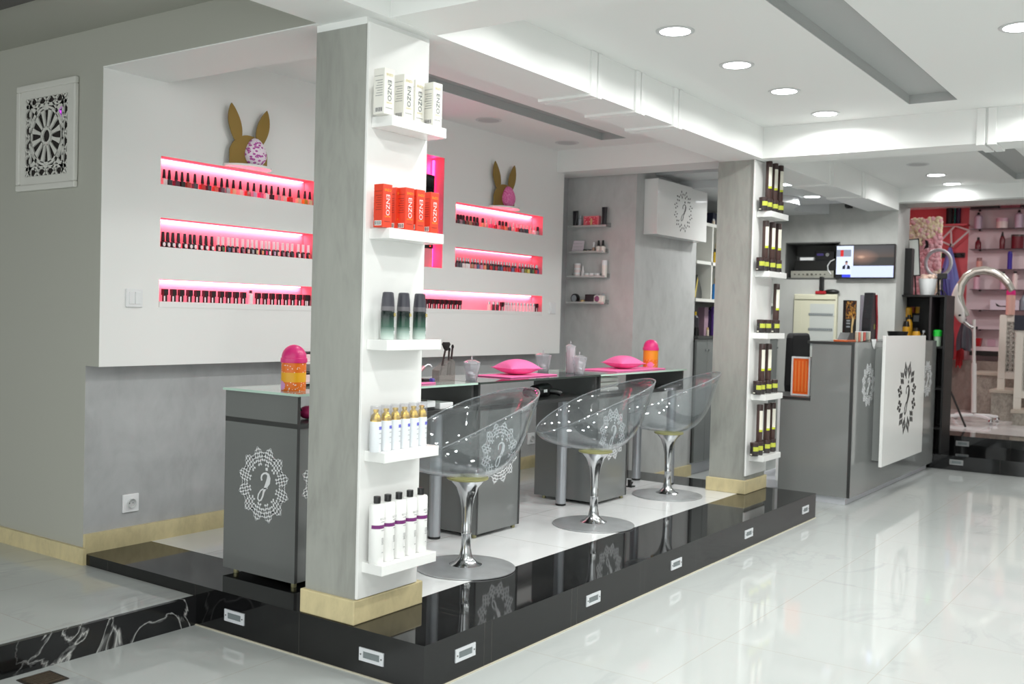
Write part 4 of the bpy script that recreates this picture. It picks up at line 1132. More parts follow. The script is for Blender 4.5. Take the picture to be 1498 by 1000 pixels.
for s, (zt, tall, jars) in enumerate(FS):
    xs_ = [max(xat(px,.292,zt+.05), 3.674) for px in jars]
    for k in range(1, len(xs_)): xs_[k] = max(xs_[k], xs_[k-1]+.0562)
    over = max(0, xs_[-1]-3.93); xs_ = [x-over for x in xs_]
    for k, x in enumerate(xs_):
        mk('hair_mask_jar', 'dark jar with lime label, %s on the far pillar %s shelf' % (place(k, len(jars)), SN[s]), 'jar', (x, .292, zt+.0003), [('jar',j1),('lid',j2),('lime_label',j3),('barcode_patch',j4)], 'dark jars on the far pillar')
    for k, q in enumerate(ONJ[s]):
        lab = 'tall brown bottle with cream label, %s on the far pillar %s shelf' % (('the only one' if len(tall) == 1 else place(k, len(tall))), SN[s])
        mk('conditioner_bottle', lab, 'bottle', (xs_[q], .292, zt+.0866), [('bottle',t1),('cap',t2),('label',t3),('lime_stripe',t4)], 'tall brown bottles on the far pillar')
# ------------------------------------------------------------------ clear shelves on the grey column
XC = 4.0
ACS = thin_clear('shelf_acrylic', (240,240,240), 1.45, .05, body=.42, bodycol=(226,226,224))
def acshelf(px0, px1, py, which):
    a = P(px0, py, 0, XC-.03); c = P(px1, py, 0, XC-.03)
    t = thing('acrylic_shelf', 'clear acrylic wall shelf on grey column, %s of four' % which, 'shelf', (XC, (a.y+c.y)/2, a.z), 0, 'clear shelves on the grey column')
    w = abs(a.y-c.y)/2
    b = MB(); b.box((-.075,-w,-.004),(0,w,0)); b.box((-.078,-w,-.004),(-.075,w,.012)); b.box((-.004,-w,0),(0,w,.03)); part('tray', b, ACS, t)
    return a.z
def cs(px, z, dx=.035): return (XC-dx, yat(px, XC-dx, z+.02), z+.0004)
def cyl(name, label, cat, loc, body, cap=None, bm_=None, cm=None, group=None, n=16, body_name='bottle', cap_name='cap'):
    t = thing(name, label, cat, loc, 0, group)
    b = MB(); b.lathe(body, n); part(body_name, b, bm_, t)
    if cap: b = MB(); b.lathe(cap, n); part(cap_name, b, cm, t)
    return t
z = acshelf(837, 891, 333, 'topmost')
def tube_(label, loc, h, mt, capm, flip=True):
    t = thing('cream_tube', label, 'tube', loc, R(90))
    b = MB(); n = 14
    for k, (w, d, zz) in enumerate(((.017,.015,.018),(.020,.012,h*.6),(.024,.002,h))):
        for i in range(n): b.v.append((w*math.cos(2*PI*i/n), d*math.sin(2*PI*i/n), zz))
    for k in range(2):
        for i in range(n):
            j = (i+1) % n; b.f.append([k*n+i,k*n+j,(k+1)*n+j,(k+1)*n+i]); b.m.append(0); b.sm.append(True)
    b.f.append([2*n+i for i in range(n)]); b.m.append(0); b.sm.append(False)
    part('tube', b, mt, t)
    b = MB(); b.lathe([(.015,0),(.016,.018)], 14); part('cap', b, capm, t)
DKT = M('dark_tube', (44,40,46), .35)
tube_('dark cream tube at the left end of the topmost clear shelf', cs(841.5,z), .125, DKT, M('maroon_plastic'))
tube_('dark cream tube at the right end of the topmost clear shelf', cs(884,z), .145, DKT, M('maroon_plastic'))
cyl('lotion_bottle', 'pale grey bottle beside the left dark tube on the topmost clear shelf', 'bottle', cs(848.5,z), [(.016,0),(.017,.06),(.008,.068)], [(.009,.068),(.009,.09)], M('pale_grey', (160,164,170), .3), M('pale_grey'))
t = thing('gift_box', 'pink patterned gift box on the topmost clear shelf', 'box', cs(866,z,.03)); 
b = MB(); b.box((-.018,-.065,0),(.018,.065,.082)); part('box', b, M('gift_pink', (240,130,140), .35), t, bevel=.002)
b = MB(); b.box((-.0186,-.055,.008),(-.018,.055,.074)); part('printed_front', b, spots('gift_print', (226,70,90), (250,200,200), 70, .3), t)
b = MB(); b.box((-.0192,-.012,.008),(-.0186,.004,.06)); part('ribbon', b, M('gift_gold', (226,190,130), .4), t)
z = acshelf(837, 887, 370, 'second')
t = thing('price_card', 'tilted lilac grey card stand on the second clear shelf', 'card', cs(845,z,.045), R(14))
b = MB(); b.prism([(-.052,0),(.040,0),(.052,.09),(-.030,.09)], (0,0,0), (0,-1,0), (0,0,1), (.003,0,0)); part('card', b, M('lilac_card', (206,194,202), .5), t)
b = MB()
for i in range(3): b.box((-.001,-.035,.02+i*.024),(-.0004,.035,.022+i*.024))
part('lines', b, M('carton_print'), t)
for k, px in enumerate((855.5, 862)):
    cyl('tiny_jar', 'tiny pale jar with dark lid, %s of two on the second clear shelf' % ('left','right')[k], 'jar', cs(px,z), [(.014,0),(.014,.016)], [(.0145,.016),(.013,.024)], M('cream_jar', (222,206,186), .4), BLKP, 'tiny jars on the second clear shelf')
cyl('cuticle_oil', 'small amber bottle with white cap on the second clear shelf', 'bottle', cs(868.5,z), [(.011,0),(.011,.035),(.006,.04)], [(.0085,.04),(.0075,.078)], M('amber', (176,140,120), .2), PLATE)
for k, px in enumerate((875.5, 882)):
    cyl('nail_polish', 'white nail polish with black cap, %s of two on the second clear shelf' % ('left','right')[k], 'nail polish', cs(px,z), [(.019,0),(.02,.044),(.01,.05)], [(.0105,.05),(.007,.09)], M('polish_body_white', (236,226,218), .2), BLKP, 'white polishes on the second clear shelf')
z = acshelf(834, 889, 405.5, 'third')
for k in range(3):
    x_, y_, z_ = cs(844.5,z)
    cyl('cream_jar', 'pink-white cream jar, %s of the stack on the third clear shelf' % ('lowest','middle','topmost')[k], 'jar', (x_,y_,z_+k*.035), [(.024,0),(.025,.022)], [(.026,.0222),(.026,.034)], M('pale_pink_jar', (232,214,212), .3), PLATE, 'stacked jars on the third clear shelf', cap_name='lid')
cyl('dropper_bottle', 'white dropper bottle with dark base on the third clear shelf', 'bottle', cs(852.5,z), [(.012,0),(.012,.02),(.011,.05)], [(.006,.05),(.003,.085)], M('dropper_white', (226,220,220), .3), PLATE)
for k, px in enumerate((859, 866, 874)):
    cyl('cream_jar', 'low pink-white jar, %s of three on the third clear shelf' % ('left','middle','right')[k], 'jar', cs(px,z), [(.021,0),(.022,.018)], [(.0225,.0182),(.022,.03)], M('pale_pink_jar'), PLATE, 'low jars on the third clear shelf', cap_name='lid')
cyl('lotion_bottle', 'tall white bottle at the right end of the third clear shelf', 'bottle', cs(884,z), [(.020,0),(.021,.09)], [(.0215,.0902),(.020,.125)], M('lotion_white', (234,230,222), .3), PLATE)
z = acshelf(833, 888, 443, 'lowest')
t = thing('powder_compact', 'round black and white powder compact on the lowest clear shelf', 'compact', cs(841.5,z,.04), R(-12))
b = MB(); b.lathe([(.034,-.014),(.036,0),(.034,.014)], 24); b.xf(Matrix.Rotation(PI/2, 4, 'Y')); part('case', b, BLKP, t, loc=(0,0,.036))
b = MB(); b.lathe([(.025,-.0165),(.025,-.014)], 24); b.xf(Matrix.Rotation(PI/2, 4, 'Y')); part('lid_disc', b, M('pale_grey'), t, loc=(0,0,.036))
cyl('gold_jar', 'small gold jar in the middle of the lowest clear shelf', 'jar', cs(852.5,z), [(.018,0),(.018,.015)], [(.019,.015),(.019,.024)], M('gold_jar_mat', (206,172,112), .35), M('gold_jar_mat'), cap_name='lid')
single('black_box', MB().box((-.02,-.042,0),(.02,.042,.066)), M('black_red', (46,26,34), .35), 'small black and maroon box on the lowest clear shelf', 'box', cs(864.5,z), bevel=.002)
t = thing('perfume_bottle', 'white and purple perfume bottle at the right of the lowest clear shelf', 'bottle', cs(877,z,.04))
b = MB(); b.box((-.02,-.042,0),(.02,.042,.06)); part('bottle', b, M('lotion_white'), t, bevel=.01)
b = MB(); b.ell((-.019,.012,.034),(.006,.022,.022)); part('purple_stone', b, M('mauve_stone', (150,84,120), .3), t)
b = MB(); b.box((-.01,-.036,.06),(.01,-.02,.075)); b.box((-.01,.012,.06),(.01,.030,.070)); part('stopper', b, M('pale_grey'), t)
single('cover_plate', MB().box((-.012,-.025,0),(.001,.035,.12)), M('beige_plate', (214,206,190), .5), 'small pale cover plate low on the grey column corner', 'plate', (4.0,1.44,.19))

# ------------------------------------------------------------------ white sign box with the emblem
t = thing('sign_box', 'white box sign with dotted emblem high on the grey column', 'sign', (4.555,1.40,1.902))
b = MB(); b.box((-.435,-.112,0),(.435,-.001,.408)); part('box', b, LACQ, t, bevel=.002)
part('emblem', emblem((0,-.1122,.206), (1,0,0), (0,0,1), .34, .33, variant='dots', lw=.02), LOGOB, t)

# ------------------------------------------------------------------ tall cabinets with open white shelves
CABG = M('cabinet_grey', (112,116,115), .25, coat=.2)
CX0, CX1, CY = 5.05, 6.88, 1.37
t = thing('tall_cabinet', 'grey cabinet with white open shelves between grey column and television wall', 'cabinet', (CX0, CY, 0))
def CL(x, y, z): return (x-CX0, y-CY, z)
b = MB(); b.box((.002,.04,0),(CX1-CX0,.55,.10)); part('plinth', b, M('cabinet_plinth', (206,208,214), .4), t)
b = MB(); b.box((.002,.018,.10),(CX1-CX0,.55,1.10)); part('carcass', b, GREYEDGE, t)
dw = .205
k = 0; x = .004
while x < CX1-CX0-.02:
    b = MB(); b.box((x,0,.104),(min(x+dw-.004, CX1-CX0),.018,1.118)); d = part('door', b, CABG, t)
    b = MB(); b.lathe([(.007,0),(.009,.012)], 10); b.xf(Matrix.Rotation(PI/2, 4, 'X')); part('knob', b, CHROME, d, loc=(x+(dw-.03 if k % 2 == 0 else .025),0,1.03))
    x += dw; k += 1
b = MB(); b.box((0,-.012,1.122),(CX1-CX0,.55,1.146)); part('worktop', b, GREYEDGE, t)
SHW = M('shelf_white', (214,214,208), .4)
b = MB(); b.box((0,.545,1.146),(CX1-CX0,.56,2.30)); part('back_panel', b, M('shelf_back_grey', (170,172,168), .5), t)
for zz in (1.146, 1.442, 1.752, 2.072):
    if zz > 1.2: b = MB(); b.box((.0,.02,zz-.013),(CX1-CX0,.545,zz+.013)); part('open_shelf', b, SHW, t)
_xd = xat(1041, CY+.02, 1.75)-CX0
for xx in (_xd, _xd+.42, _xd+.84, _xd+1.26):
    b = MB(); b.box((xx,.02,1.455),(xx+.022,.545,2.06)); part('divider', b, SHW, t)
# goods in the cabinet
def cpos(px, z, y=CY+.10): return (xat(px, y, z+.05), y, z)
cyl('shampoo_bottle', 'tall purple bottle with black cap, left of two on cabinet worktop', 'bottle', cpos(1038,1.1465,CY+.16), [(.035,0),(.036,.20),(.018,.22)], [(.014,.22),(.012,.25)], M('purple_bottle', (108,76,160), .3), BLKP)
cyl('shampoo_bottle', 'tall purple bottle with black cap, right of two on cabinet worktop', 'bottle', cpos(1044.5,1.1465), [(.034,0),(.035,.23),(.018,.25)], [(.013,.25),(.012,.29)], M('purple_bottle'), BLKP)
single('product_box', MB().box((-.04,-.03,0),(.04,.03,.24)), M('mauve_box', (152,124,140), .5), 'mauve box with coral top on the grey cabinet worktop', 'box', cpos(1028,1.1465,CY+.14))
cyl('spray_bottle', 'dark bottle with gold collar at the left of cabinet worktop', 'bottle', cpos(1016.5,1.1465), [(.03,0),(.03,.15),(.012,.17)], [(.012,.17),(.012,.20)], M('dark_tube'), GLD)
cyl('tiny_jar', 'small black jar on the grey cabinet worktop', 'jar', cpos(1019,1.1465,CY+.05), [(.022,0),(.022,.05)], [(.018,.05),(.018,.07)], BLKP, BLKP)
cyl('tiny_jar', 'small cream tube on the grey cabinet worktop in front of purple bottles', 'jar', cpos(1035,1.1465,CY+.03), [(.012,0),(.012,.05)], [(.009,.05),(.008,.07)], M('cream_jar'), M('gold_jar_mat'))
t = thing('desk_calendar', 'dark triangular stand on the open cabinet shelf', 'stand', cpos(1022,1.4555))
b = MB(); b.prism([(-.10,0),(.10,0),(-.02,.20)], (0,0,0), (1,0,0), (0,0,1), (0,.10,0)); part('stand', b, M('dark_grey_card', (84,86,84), .5), t)
b = MB(); b.prism([(-.09,.01),(-.06,.01),(-.02,.16),(-.03,.18)], (0,-.0012,0), (1,0,0), (0,0,1), (0,.001,0)); part('gold_strip', b, GOLDINK, t)
BLUE = M('blue_bottle', (52,130,206), .2)
for k, px in enumerate((1046.5, 1051)):
    cyl('perfume_bottle', 'blue bottle with gold top, %s of two on open cabinet shelf' % ('left','right')[k], 'bottle', cpos(px,1.4555), [(.03,0),(.03,.13),(.012,.14)], [(.013,.14),(.012,.19)], BLUE, GLD, 'blue bottles in the cabinet')
cyl('spray_bottle', 'tall dark bottle with gold front on the upper cabinet shelf', 'bottle', cpos(1052,1.7655,CY+.14), [(.036,0),(.036,.18),(.03,.20)], [(.03,.20),(.028,.25)], GLD, BLKP)
cyl('spray_bottle', 'small gold-labelled bottle on the upper cabinet shelf', 'bottle', cpos(1046.5,1.7655,CY+.04), [(.02,0),(.02,.09)], [(.012,.09),(.012,.12)], GLD, BLKP)
single('storage_box', MB().box((-.16,-.06,0),(.10,.08,.11)), M('navy_box', (32,36,56), .4), 'dark navy box on top of the white open shelves', 'box', cpos(1045,2.0855,CY+.14), bevel=.004)
cyl('tiny_jar', 'small pale jar on top shelf in front of the navy box', 'jar', cpos(1044,2.0855,CY+.04), [(.012,0),(.012,.03)], [(.008,.03),(.008,.045)], M('cream_jar'), PLATE)

# ------------------------------------------------------------------ reception counter
KX0, KX1, KY = 4.57, 7.035, -.045
t = thing('reception_counter', 'grey gloss reception counter with emblems in front of the television wall', 'counter', (KX0, KY, 0))
GCO = M('counter_grey', (128,130,129), .13, coat=.3)
b = MB(); b.box((.03,.04,0),(KX1-KX0-.05,.93,.055)); part('kick_plinth', b, M('cabinet_plinth'), t)
b = MB(); b.box((0,0,.055),(KX1-KX0,.02,1.148)); part('front_panel', b, GCO, t)
b = MB(); b.prism([(.0205,.055),(.52,.055),(.52,.722),(.30,.722),(.30,1.130),(.0205,1.130)], (0,0,0), (0,1,0), (0,0,1), (.020,0,0)); part('side_panel', b, GCO, t)
b = MB(); b.box((-.004,-.001,.055),(.0,.0205,1.148)); part('dark_corner_strip', b, GREYEDGE, t)
b = MB(); b.box((KX1-KX0-.02,.0205,.055),(KX1-KX0,.30,1.130)); part('side_panel', b, GCO, t)
b = MB(); b.box((.0205,.28,.735),(KX1-KX0-.02,.30,1.130)); part('inner_panel', b, GCO, t)
b = MB(); b.box((-.004,.0205,1.130),(KX1-KX0,.335,1.150)); part('counter_top', b, GREYEDGE, t)
b = MB(); b.box((-.004,.3005,.722),(.48,.93,.742)); part('desk_top', b, GREYEDGE, t)
b = MB(); b.box((0,.5205,.12),(.022,.54,.722)); part('white_end_edge', b, PLATE, t)
b = MB(); b.box((0,.90,.055),(.02,.93,.722)); part('rear_leg_panel', b, GCO, t)
part('emblem', emblem((.365,-.0003,.838), (1,0,0), (0,0,1), .31, .31), LOGOW, t, label='pale grey emblem')
part('emblem', emblem((2.165,-.0003,.815), (1,0,0), (0,0,1), .31, .31), LOGOW, t, label='pale grey emblem')
b = MB(); b.box((.52,-.085,.27),(1.42,-.0005,1.10)); part('panel_mount', b, M('mount_grey', (150,153,151), .3), t)
t2 = thing('counter_sign', 'white glossy sign board with black emblem on the reception counter front', 'sign', (4.955,KY-.086,.243))
b = MB(); b.box((0,-.022,0),(1.20,0,.955)); part('board', b, LACQ, t2, bevel=.002)
part('emblem', emblem((.652,-.0222,.475), (1,0,0), (0,0,1), .56, .56, variant='cells', lw=.02), LOGOB, t2)
# on the counter top
ZK = 1.1504
def kp(px, y, z=ZK): return (xat(px, y, z+.03), y, z)
t = thing('picture_card', 'black upright card with gold and silver picture on the counter', 'card', kp(1243.5,.16), R(-20))
b = MB(); b.box((-.068,0,0),(.068,.02,.305)); part('card', b, BLKP, t)
mt, nt, bb = new_mat('gold_picture')
tc = nt.nodes.new('ShaderNodeTexCoord').outputs['Object']
nn = noise(nt, tc, 17, 4, 2.2)
nt.links.new(ramp(nt, nn, [(.42, lin((16,12,10))), (.5, lin((116,60,24))), (.57, lin((226,166,60))), (.62, lin((24,18,14))), (1, lin((200,196,190)))]), bb.inputs['Base Color'])
b = MB(); b.box((-.06,-.001,.165),(.06,0,.298)); part('picture', b, mt, t)
b = MB(); b.prism([(.01,.01),(.03,.01),(.026,.10),(.04,.16),(.02,.19),(.008,.10)], (0,-.0012,0), (1,0,0), (0,0,1), (0,.001,0)); part('gold_bottle_print', b, M('pale_gold', (226,196,140), .4), t)
b = MB()
for zz in (.10,.125,.145): b.box((-.05,-.0012,zz),(-.008,-.0002,zz+.012))
part('silver_print', b, M('pale_grey'), t)
t = thing('sign_holder', 'clear acrylic leaflet holder behind black-red bottle on the counter', 'leaflet holder', kp(1263,.22), R(-10))
b = MB(); b.box((-.065,0,0),(.065,.006,.36)); b.box((-.065,-.05,0),(.065,.0,.004)); part('holder', b, thin_clear('holder_clear', (206,204,212), 1.45, .05, body=.3, bodycol=(186,182,190)), t)
t = thing('display_bottle', 'tall bottle-shaped black stand with red edge on the counter', 'display', kp(1271.5,.12))
prof = [(.070,0),(.076,.10),(.070,.18),(.046,.28),(.034,.36),(.036,.375)]
poly = [(-r, z) for r, z in prof] + [(r, z) for r, z in prof[::-1]]
b = MB(); b.prism(poly[::-1], (0,-.03,0), (1,0,0), (0,0,1), (0,.07,0)); part('body', b, M('black_textured', (30,32,36), .4, bump=.5, scale=60), t, bevel=.006)
b = MB(); b.tube([(r+.004, -.034, z) for r, z in prof[:-1]], .009, 8); part('red_edge', b, M('dark_red_gloss', (160,30,40), .25), t)
b = MB(); b.box((.0,-.032,.09),(.04,-.0305,.13)); part('green_label', b, M('olive_label', (120,120,60), .5), t)
cc = ((200,190,170),(214,120,100),(200,206,190),(190,90,80),(150,160,150),(214,206,190))
for k, px in enumerate((1253,1256.5,1260,1264,1267.5,1271)):
    cyl('small_tin', 'small striped tin, %s in the row on the counter' % place(k,6), 'tin', kp(px,.03), [(.011,0),(.0115,.07)], [(.0115,.0702),(.010,.075)], M('tin %d' % k, cc[k], .35), STEEL, 'small tins in a row on the counter')
t = thing('paper_tray', 'black tissue box on an orange tray at counter left', 'tray', kp(1238,.05))
b = MB(); b.box((-.10,-.04,0),(.10,.06,.014)); part('tray', b, M('orange_tray', (206,96,44), .4), t, bevel=.003)
b = MB(); b.prism([(-.08,0),(.08,0),(.075,.05),(-.01,.05)], (0,-.03,.0145), (1,0,0), (0,0,1), (0,.07,0)); part('black_box', b, BLKP, t)
t = thing('paper_leaflet', 'white folded paper hanging over the counter edge', 'leaflet', (xat(1277.5,-.046,1.15), -.046, 1.1504))
b = MB(); b.prism([(-.06,.02),(.07,.02),(.02,-.055),(-.02,-.035)], (0,-.004,0), (1,0,0), (0,0,1), (0,.002,0)); b.quad((-.06,-.004,.02),(.07,-.004,.02),(.05,.07,.003),(-.05,.07,.003)); part('paper', b, PLATE, t)
single('black_bowl', MB().lathe([(.03,0),(.075,.03),(.085,.075),(.075,.072),(.03,.012)], 24), BLKP, 'low black bowl on the counter behind the white sign board', 'bowl', kp(1313,.12))
# behind the counter
t = thing('ribbed_panel_box', 'orange ribbed box in white frame standing on the low desk', 'box', (4.70,.378,.7425), 0)
b = MB(); b.box((0,-.07,0),(.03,.07,.012)); b.box((0,-.07,.273),(.03,.07,.285)); b.box((0,.058,.012),(.03,.07,.273)); b.box((0,-.07,.012),(.03,-.058,.273)); part('frame', b, PLATE, t)
b = MB(); b.box((.006,-.058,.012),(.03,.058,.273))
for k in range(4): b.box((.001,-.046+k*.026,.03),(.006,-.034+k*.026,.255), 1)
part('ribbed_front', b, [M('orange_plastic', (240,104,24), .35), M('orange_rib', (250,140,66), .35)], t)
t = thing('office_chair', 'black office chair behind the low reception desk', 'office chair', (5.78,.50,0), R(-90))
CHF = M('black_fabric', (22,22,24), .85)
b = MB(); b.box((-.20,-.22,.42),(.19,.22,.50)); part('seat', b, CHF, t, bevel=.04)
b = MB(); b.prism([(-.20,.62),(.20,.62),(.245,.76),(.225,1.15),(.20,1.19),(-.20,1.19),(-.225,1.15),(-.245,.76)], (-.25,0,0), (0,-1,0), (0,0,1), (-.06,0,0)); part('backrest', b, CHF, t, bevel=.02)
b = MB(); b.box((-.30,-.03,.40),(-.26,.03,.80)); part('back_bracket', b, BLKP, t)
b = MB(); b.lathe([(.028,.07),(.028,.42)], 14); part('gas_lift', b, CHROME, t)
for k in range(5):
    a = 2*PI*k/5
    b = MB(); b.tube([(0,0,.08),(.21*math.cos(a),.21*math.sin(a),.055)], [.025,.018], 8); lg = part('leg', b, BLKP, t)
    b = MB(); b.ell((.21*math.cos(a),.21*math.sin(a),.027),(.022,.022,.027),10,6); part('castor', b, BLKP, lg)
# ------------------------------------------------------------------ television wall
XT = 6.9
def tvp(px, py, dx=0): return P(px, py, 0, XT-dx)
t = thing('television', 'flat television showing a split picture on the grey back wall', 'television', (XT-.055, .575, 1.69))
a = tvp(1222.9,358,.055); c = tvp(1308.2,407.3,.055)
hw, hh = (a.y-c.y)/2, (a.z-c.z)
yc_ = (a.y+c.y)/2; t.location = (XT-.055, yc_, c.z)
b = MB(); b.box((0,-hw,0),(.035,hw,hh)); part('case', b, BLKP, t, bevel=.003)
b = MB(); b.box((.035,-.10,hh*.3),(.054,.10,hh*.7)); part('wall_mount', b, BLKP, t)
def scr(name, y0, y1, z0, z1, mt):     # y from the left edge 0..1, z from the bottom 0..1
    g = MB(); L = hw-.010; H0, H1 = .012, hh-.012
    ya, yb = L-2*L*y0, L-2*L*y1; za, zb = H0+(H1-H0)*z0, H0+(H1-H0)*z1
    k = scr.k = scr.k-.0004
    g.quad((k,ya,za),(k,yb,za),(k,yb,zb),(k,ya,zb)); return part(name, g, mt, t)
scr.k = -.0008
def glow(name, rgb, s=1.0): return M(name, (10,10,10), .2, emit=rgb, es=s)
scr('screen_side_column', 0, .30, .0, 1, glow('screen_pale', (206,216,244), 1.05))
mt, nt, bb = new_mat('screen_sunset')
tc = nt.nodes.new('ShaderNodeTexCoord').outputs['Object']
sp = nt.nodes.new('ShaderNodeSeparateXYZ'); nt.links.new(tc, sp.inputs[0])
mp = nt.nodes.new('ShaderNodeMapRange'); mp.inputs['From Min'].default_value = hh*.38; mp.inputs['From Max'].default_value = hh
nt.links.new(sp.outputs[2], mp.inputs['Value'])
c1 = ramp(nt, mp.outputs['Result'], [(0,(.012,.012,.014)), (.36,(.014,.013,.014)), (.42,(.10,.06,.045)), (.62,(.075,.06,.06)), (1,(.04,.045,.06))])
dy = nmath(nt,'MULTIPLY',nmath(nt,'SUBTRACT',sp.outputs[1],hw*.12),6.0); dz = nmath(nt,'MULTIPLY',nmath(nt,'SUBTRACT',sp.outputs[2],hh*.63),13)
rr_ = nmath(nt,'SQRT',nmath(nt,'ADD',nmath(nt,'MULTIPLY',dy,dy),nmath(nt,'MULTIPLY',dz,dz)))
sun = ramp(nt, rr_, [(0,(.9,.55,.38)), (.25,(.30,.15,.10)), (1,(0,0,0))])
cs_ = mixc(nt, 1.0, c1, sun, 'ADD')
bb.inputs['Base Color'].default_value = (.01,.01,.01,1)
nt.links.new(cs_, bb.inputs['Emission Color']); bb.inputs['Emission Strength'].default_value = .55
scr('screen_sunset_picture', .30, 1, .36, 1, mt)
scr('screen_caption_area', .27, 1, .0, .36, glow('screen_lavender', (196,208,250), 1.05))
scr('screen_photo', .0, .26, .66, .88, glow('screen_grey', (136,144,160), .9))
scr('screen_red_figure', .07, .125, .66, .87, glow('screen_red', (206,40,40), .9))
scr('screen_blue_button', .11, .26, .0, .09, glow('screen_blue', (56,70,236), 1.0))
scr('screen_dark_bar', 0, .11, .0, .09, glow('screen_navy', (10,14,30), .6))
g = MB()
def sy(f): return (hw-.010)*(1-2*f)
k = -.0042
def sp_(pts, nm, mt):
    g = MB(); g.prism([(-sy(p), .012+(hh-.024)*q) for p, q in pts], (k,0,0), (0,-1,0), (0,0,1), (-.0004,0,0)); part(nm, g, mt, t)
sp_([(.11,.26),(.25,.26),(.245,.35),(.205,.40),(.155,.40),(.115,.35)], 'screen_dark_suit', glow('screen_suit', (16,20,44), .7))
k = -.0048
sp_([(.16,.26),(.19,.26),(.205,.40),(.165,.40)], 'screen_shirt', glow('screen_shirt_m', (206,214,240), .9))
sp_([(.165,.40),(.2,.40),(.205,.48),(.195,.50),(.17,.50),(.16,.48)], 'screen_face', glow('screen_face_m', (190,150,140), .8))
k = -.0052
sp_([(.162,.47),(.205,.47),(.205,.51),(.185,.525),(.165,.51)], 'screen_hair', glow('screen_hair_m', (20,18,20), .6))
# open recess with the audio units
yl, yr = tvp(1149,380).y, tvp(1228.5,380).y; zt_, zb_ = tvp(1150,355).z, tvp(1150,408.5).z
t = thing('wall_recess', 'dark recessed shelf holding audio units left of the television', 'recess', (XT, (yl+yr)/2, zb_))
w = (yl-yr)/2; h = zt_-zb_
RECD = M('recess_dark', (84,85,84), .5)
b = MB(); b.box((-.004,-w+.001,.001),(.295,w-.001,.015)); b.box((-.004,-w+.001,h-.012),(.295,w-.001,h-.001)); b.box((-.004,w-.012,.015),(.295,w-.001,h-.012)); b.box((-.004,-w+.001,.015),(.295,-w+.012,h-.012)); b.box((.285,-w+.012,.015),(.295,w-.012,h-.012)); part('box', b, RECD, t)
XR = XT+.03
def rp(px, py): 
    q = P(px, py, 0, XR); return q.y, q.z
def unit(name, label, cat, px0, px1, h, z0, mt, extra=None, depth=.22):
    ya, yb = rp(px0, 380)[0], rp(px1, 380)[0]
    t = thing(name, label, cat, (XR, (ya+yb)/2, z0)); w = (ya-yb)/2
    b = MB(); b.box((0,-w,0),(depth,w,h)); part('case', b, mt, t, bevel=.003)
    if extra: extra(t, w, h)
    return t, (ya+yb)/2, w, z0+h
GAMP = M('silver_grey_metal', (168,168,158), .4, .3)
zs_ = zb_+.0155
def knobs(t, w, h):
    for k in range(8):
        b = MB(); r = .010 if k in (3, 4) else .006
        b.lathe([(r,0),(r,.012)], 12); b.xf(Matrix.Rotation(-PI/2, 4, 'Y')); part('knob', b, M('knob_dark', (84,82,76), .4), t, loc=(0,w*.8-k*w*.2,h*.5))
_, y_, w_, z1_ = unit('amplifier', 'grey amplifier with a row of knobs at the bottom of the wall recess', 'amplifier', 1157.5, 1220, .068, zs_, GAMP, knobs)
_, y_, w_, z2_ = unit('audio_receiver', 'wide black audio unit on the grey amplifier in the wall recess', 'audio unit', 1162, 1224, .098, z1_+.0005, BLKP)
def dial(t, w, h):
    b = MB(); b.lathe([(.017,0),(.017,.014)], 16); b.xf(Matrix.Rotation(-PI/2, 4, 'Y')); part('dial', b, CHROME, t, loc=(0,-w*.35,h*.6))
    b = MB(); b.box((-.001,w*.1,h*.5),(0,w*.8,h*.75)); part('display', b, M('violet_display', (30,26,50), .2, emit=(60,50,110), es=.5), t)
unit('media_player', 'black player with round silver dial topmost in the wall recess', 'audio unit', 1192, 1220, .085, z2_+.0005, M('black_gloss', (20,20,24), .2), dial)
unit('network_router', 'white flat router on the black audio unit in the wall recess', 'router', 1170, 1190, .028, z2_+.0005, PLATE)
t = thing('cable', 'white looped cable beside the television in the wall recess', 'cable', (XR-.016, rp(1217,390)[0], zb_+.07))
b = MB(); b.tube([(0,.0,-.02),(0,.03,.02),(0,.035,.06),(0,.01,.10),(0,-.03,.12)], .005, 8); part('cable', b, PLATE, t)
# fuse board
yl, yr = tvp(1163,470).y, tvp(1225.5,470).y; zt_ = tvp(1165,430).z; zb_ = zt_-.62
t = thing('fuse_board', 'cream wall fuse board with two rows of breakers below the recess', 'fuse board', (XT, (yl+yr)/2, zb_)); w = (yl-yr)/2; h = zt_-zb_
CRM = M('cream_plastic', (206,204,182), .45)
b = MB(); b.box((-.05,-w,0),(-.0005,w,h)); part('case', b, CRM, t, bevel=.006)
b = MB(); b.box((-.062,-w+.01,h-.05),(-.05,w-.01,h-.006)); part('hood', b, CRM, t, bevel=.004)
b = MB(); b.box((-.053,-w+.02,.03),(-.05,w*.22,h-.09)); part('inner_door', b, M('grey_cream', (190,194,190), .4), t)
for zz in (h-.20, h-.34, h-.48):
    for k in range(12):
        b = MB(); y = -w+.03+k*(w*1.14)/12
        b.box((-.058,y,zz),(-.053,y+w*.075,zz+.022)); part('breaker', b, M('breaker_grey', (128,134,136), .4), t)
for y in (w*.35, w*.75):
    b = MB(); b.box((-.052,y-w*.13,.10),(-.05,y+w*.13,h-.10)); part('left_flap', b, CRM, t)
t = thing('cordless_tool', 'black clipper with red base standing on the fuse board', 'tool', (XT-.03, tvp(1203,430).y, zt_+.0005))
b = MB(); b.box((-.03,-.05,0),(.028,.05,.03)); part('base', b, M('dark_red_gloss'), t, bevel=.006)
b = MB(); b.box((-.016,-.02,.03),(.016,.02,.165)); part('body', b, BLKP, t, bevel=.008)
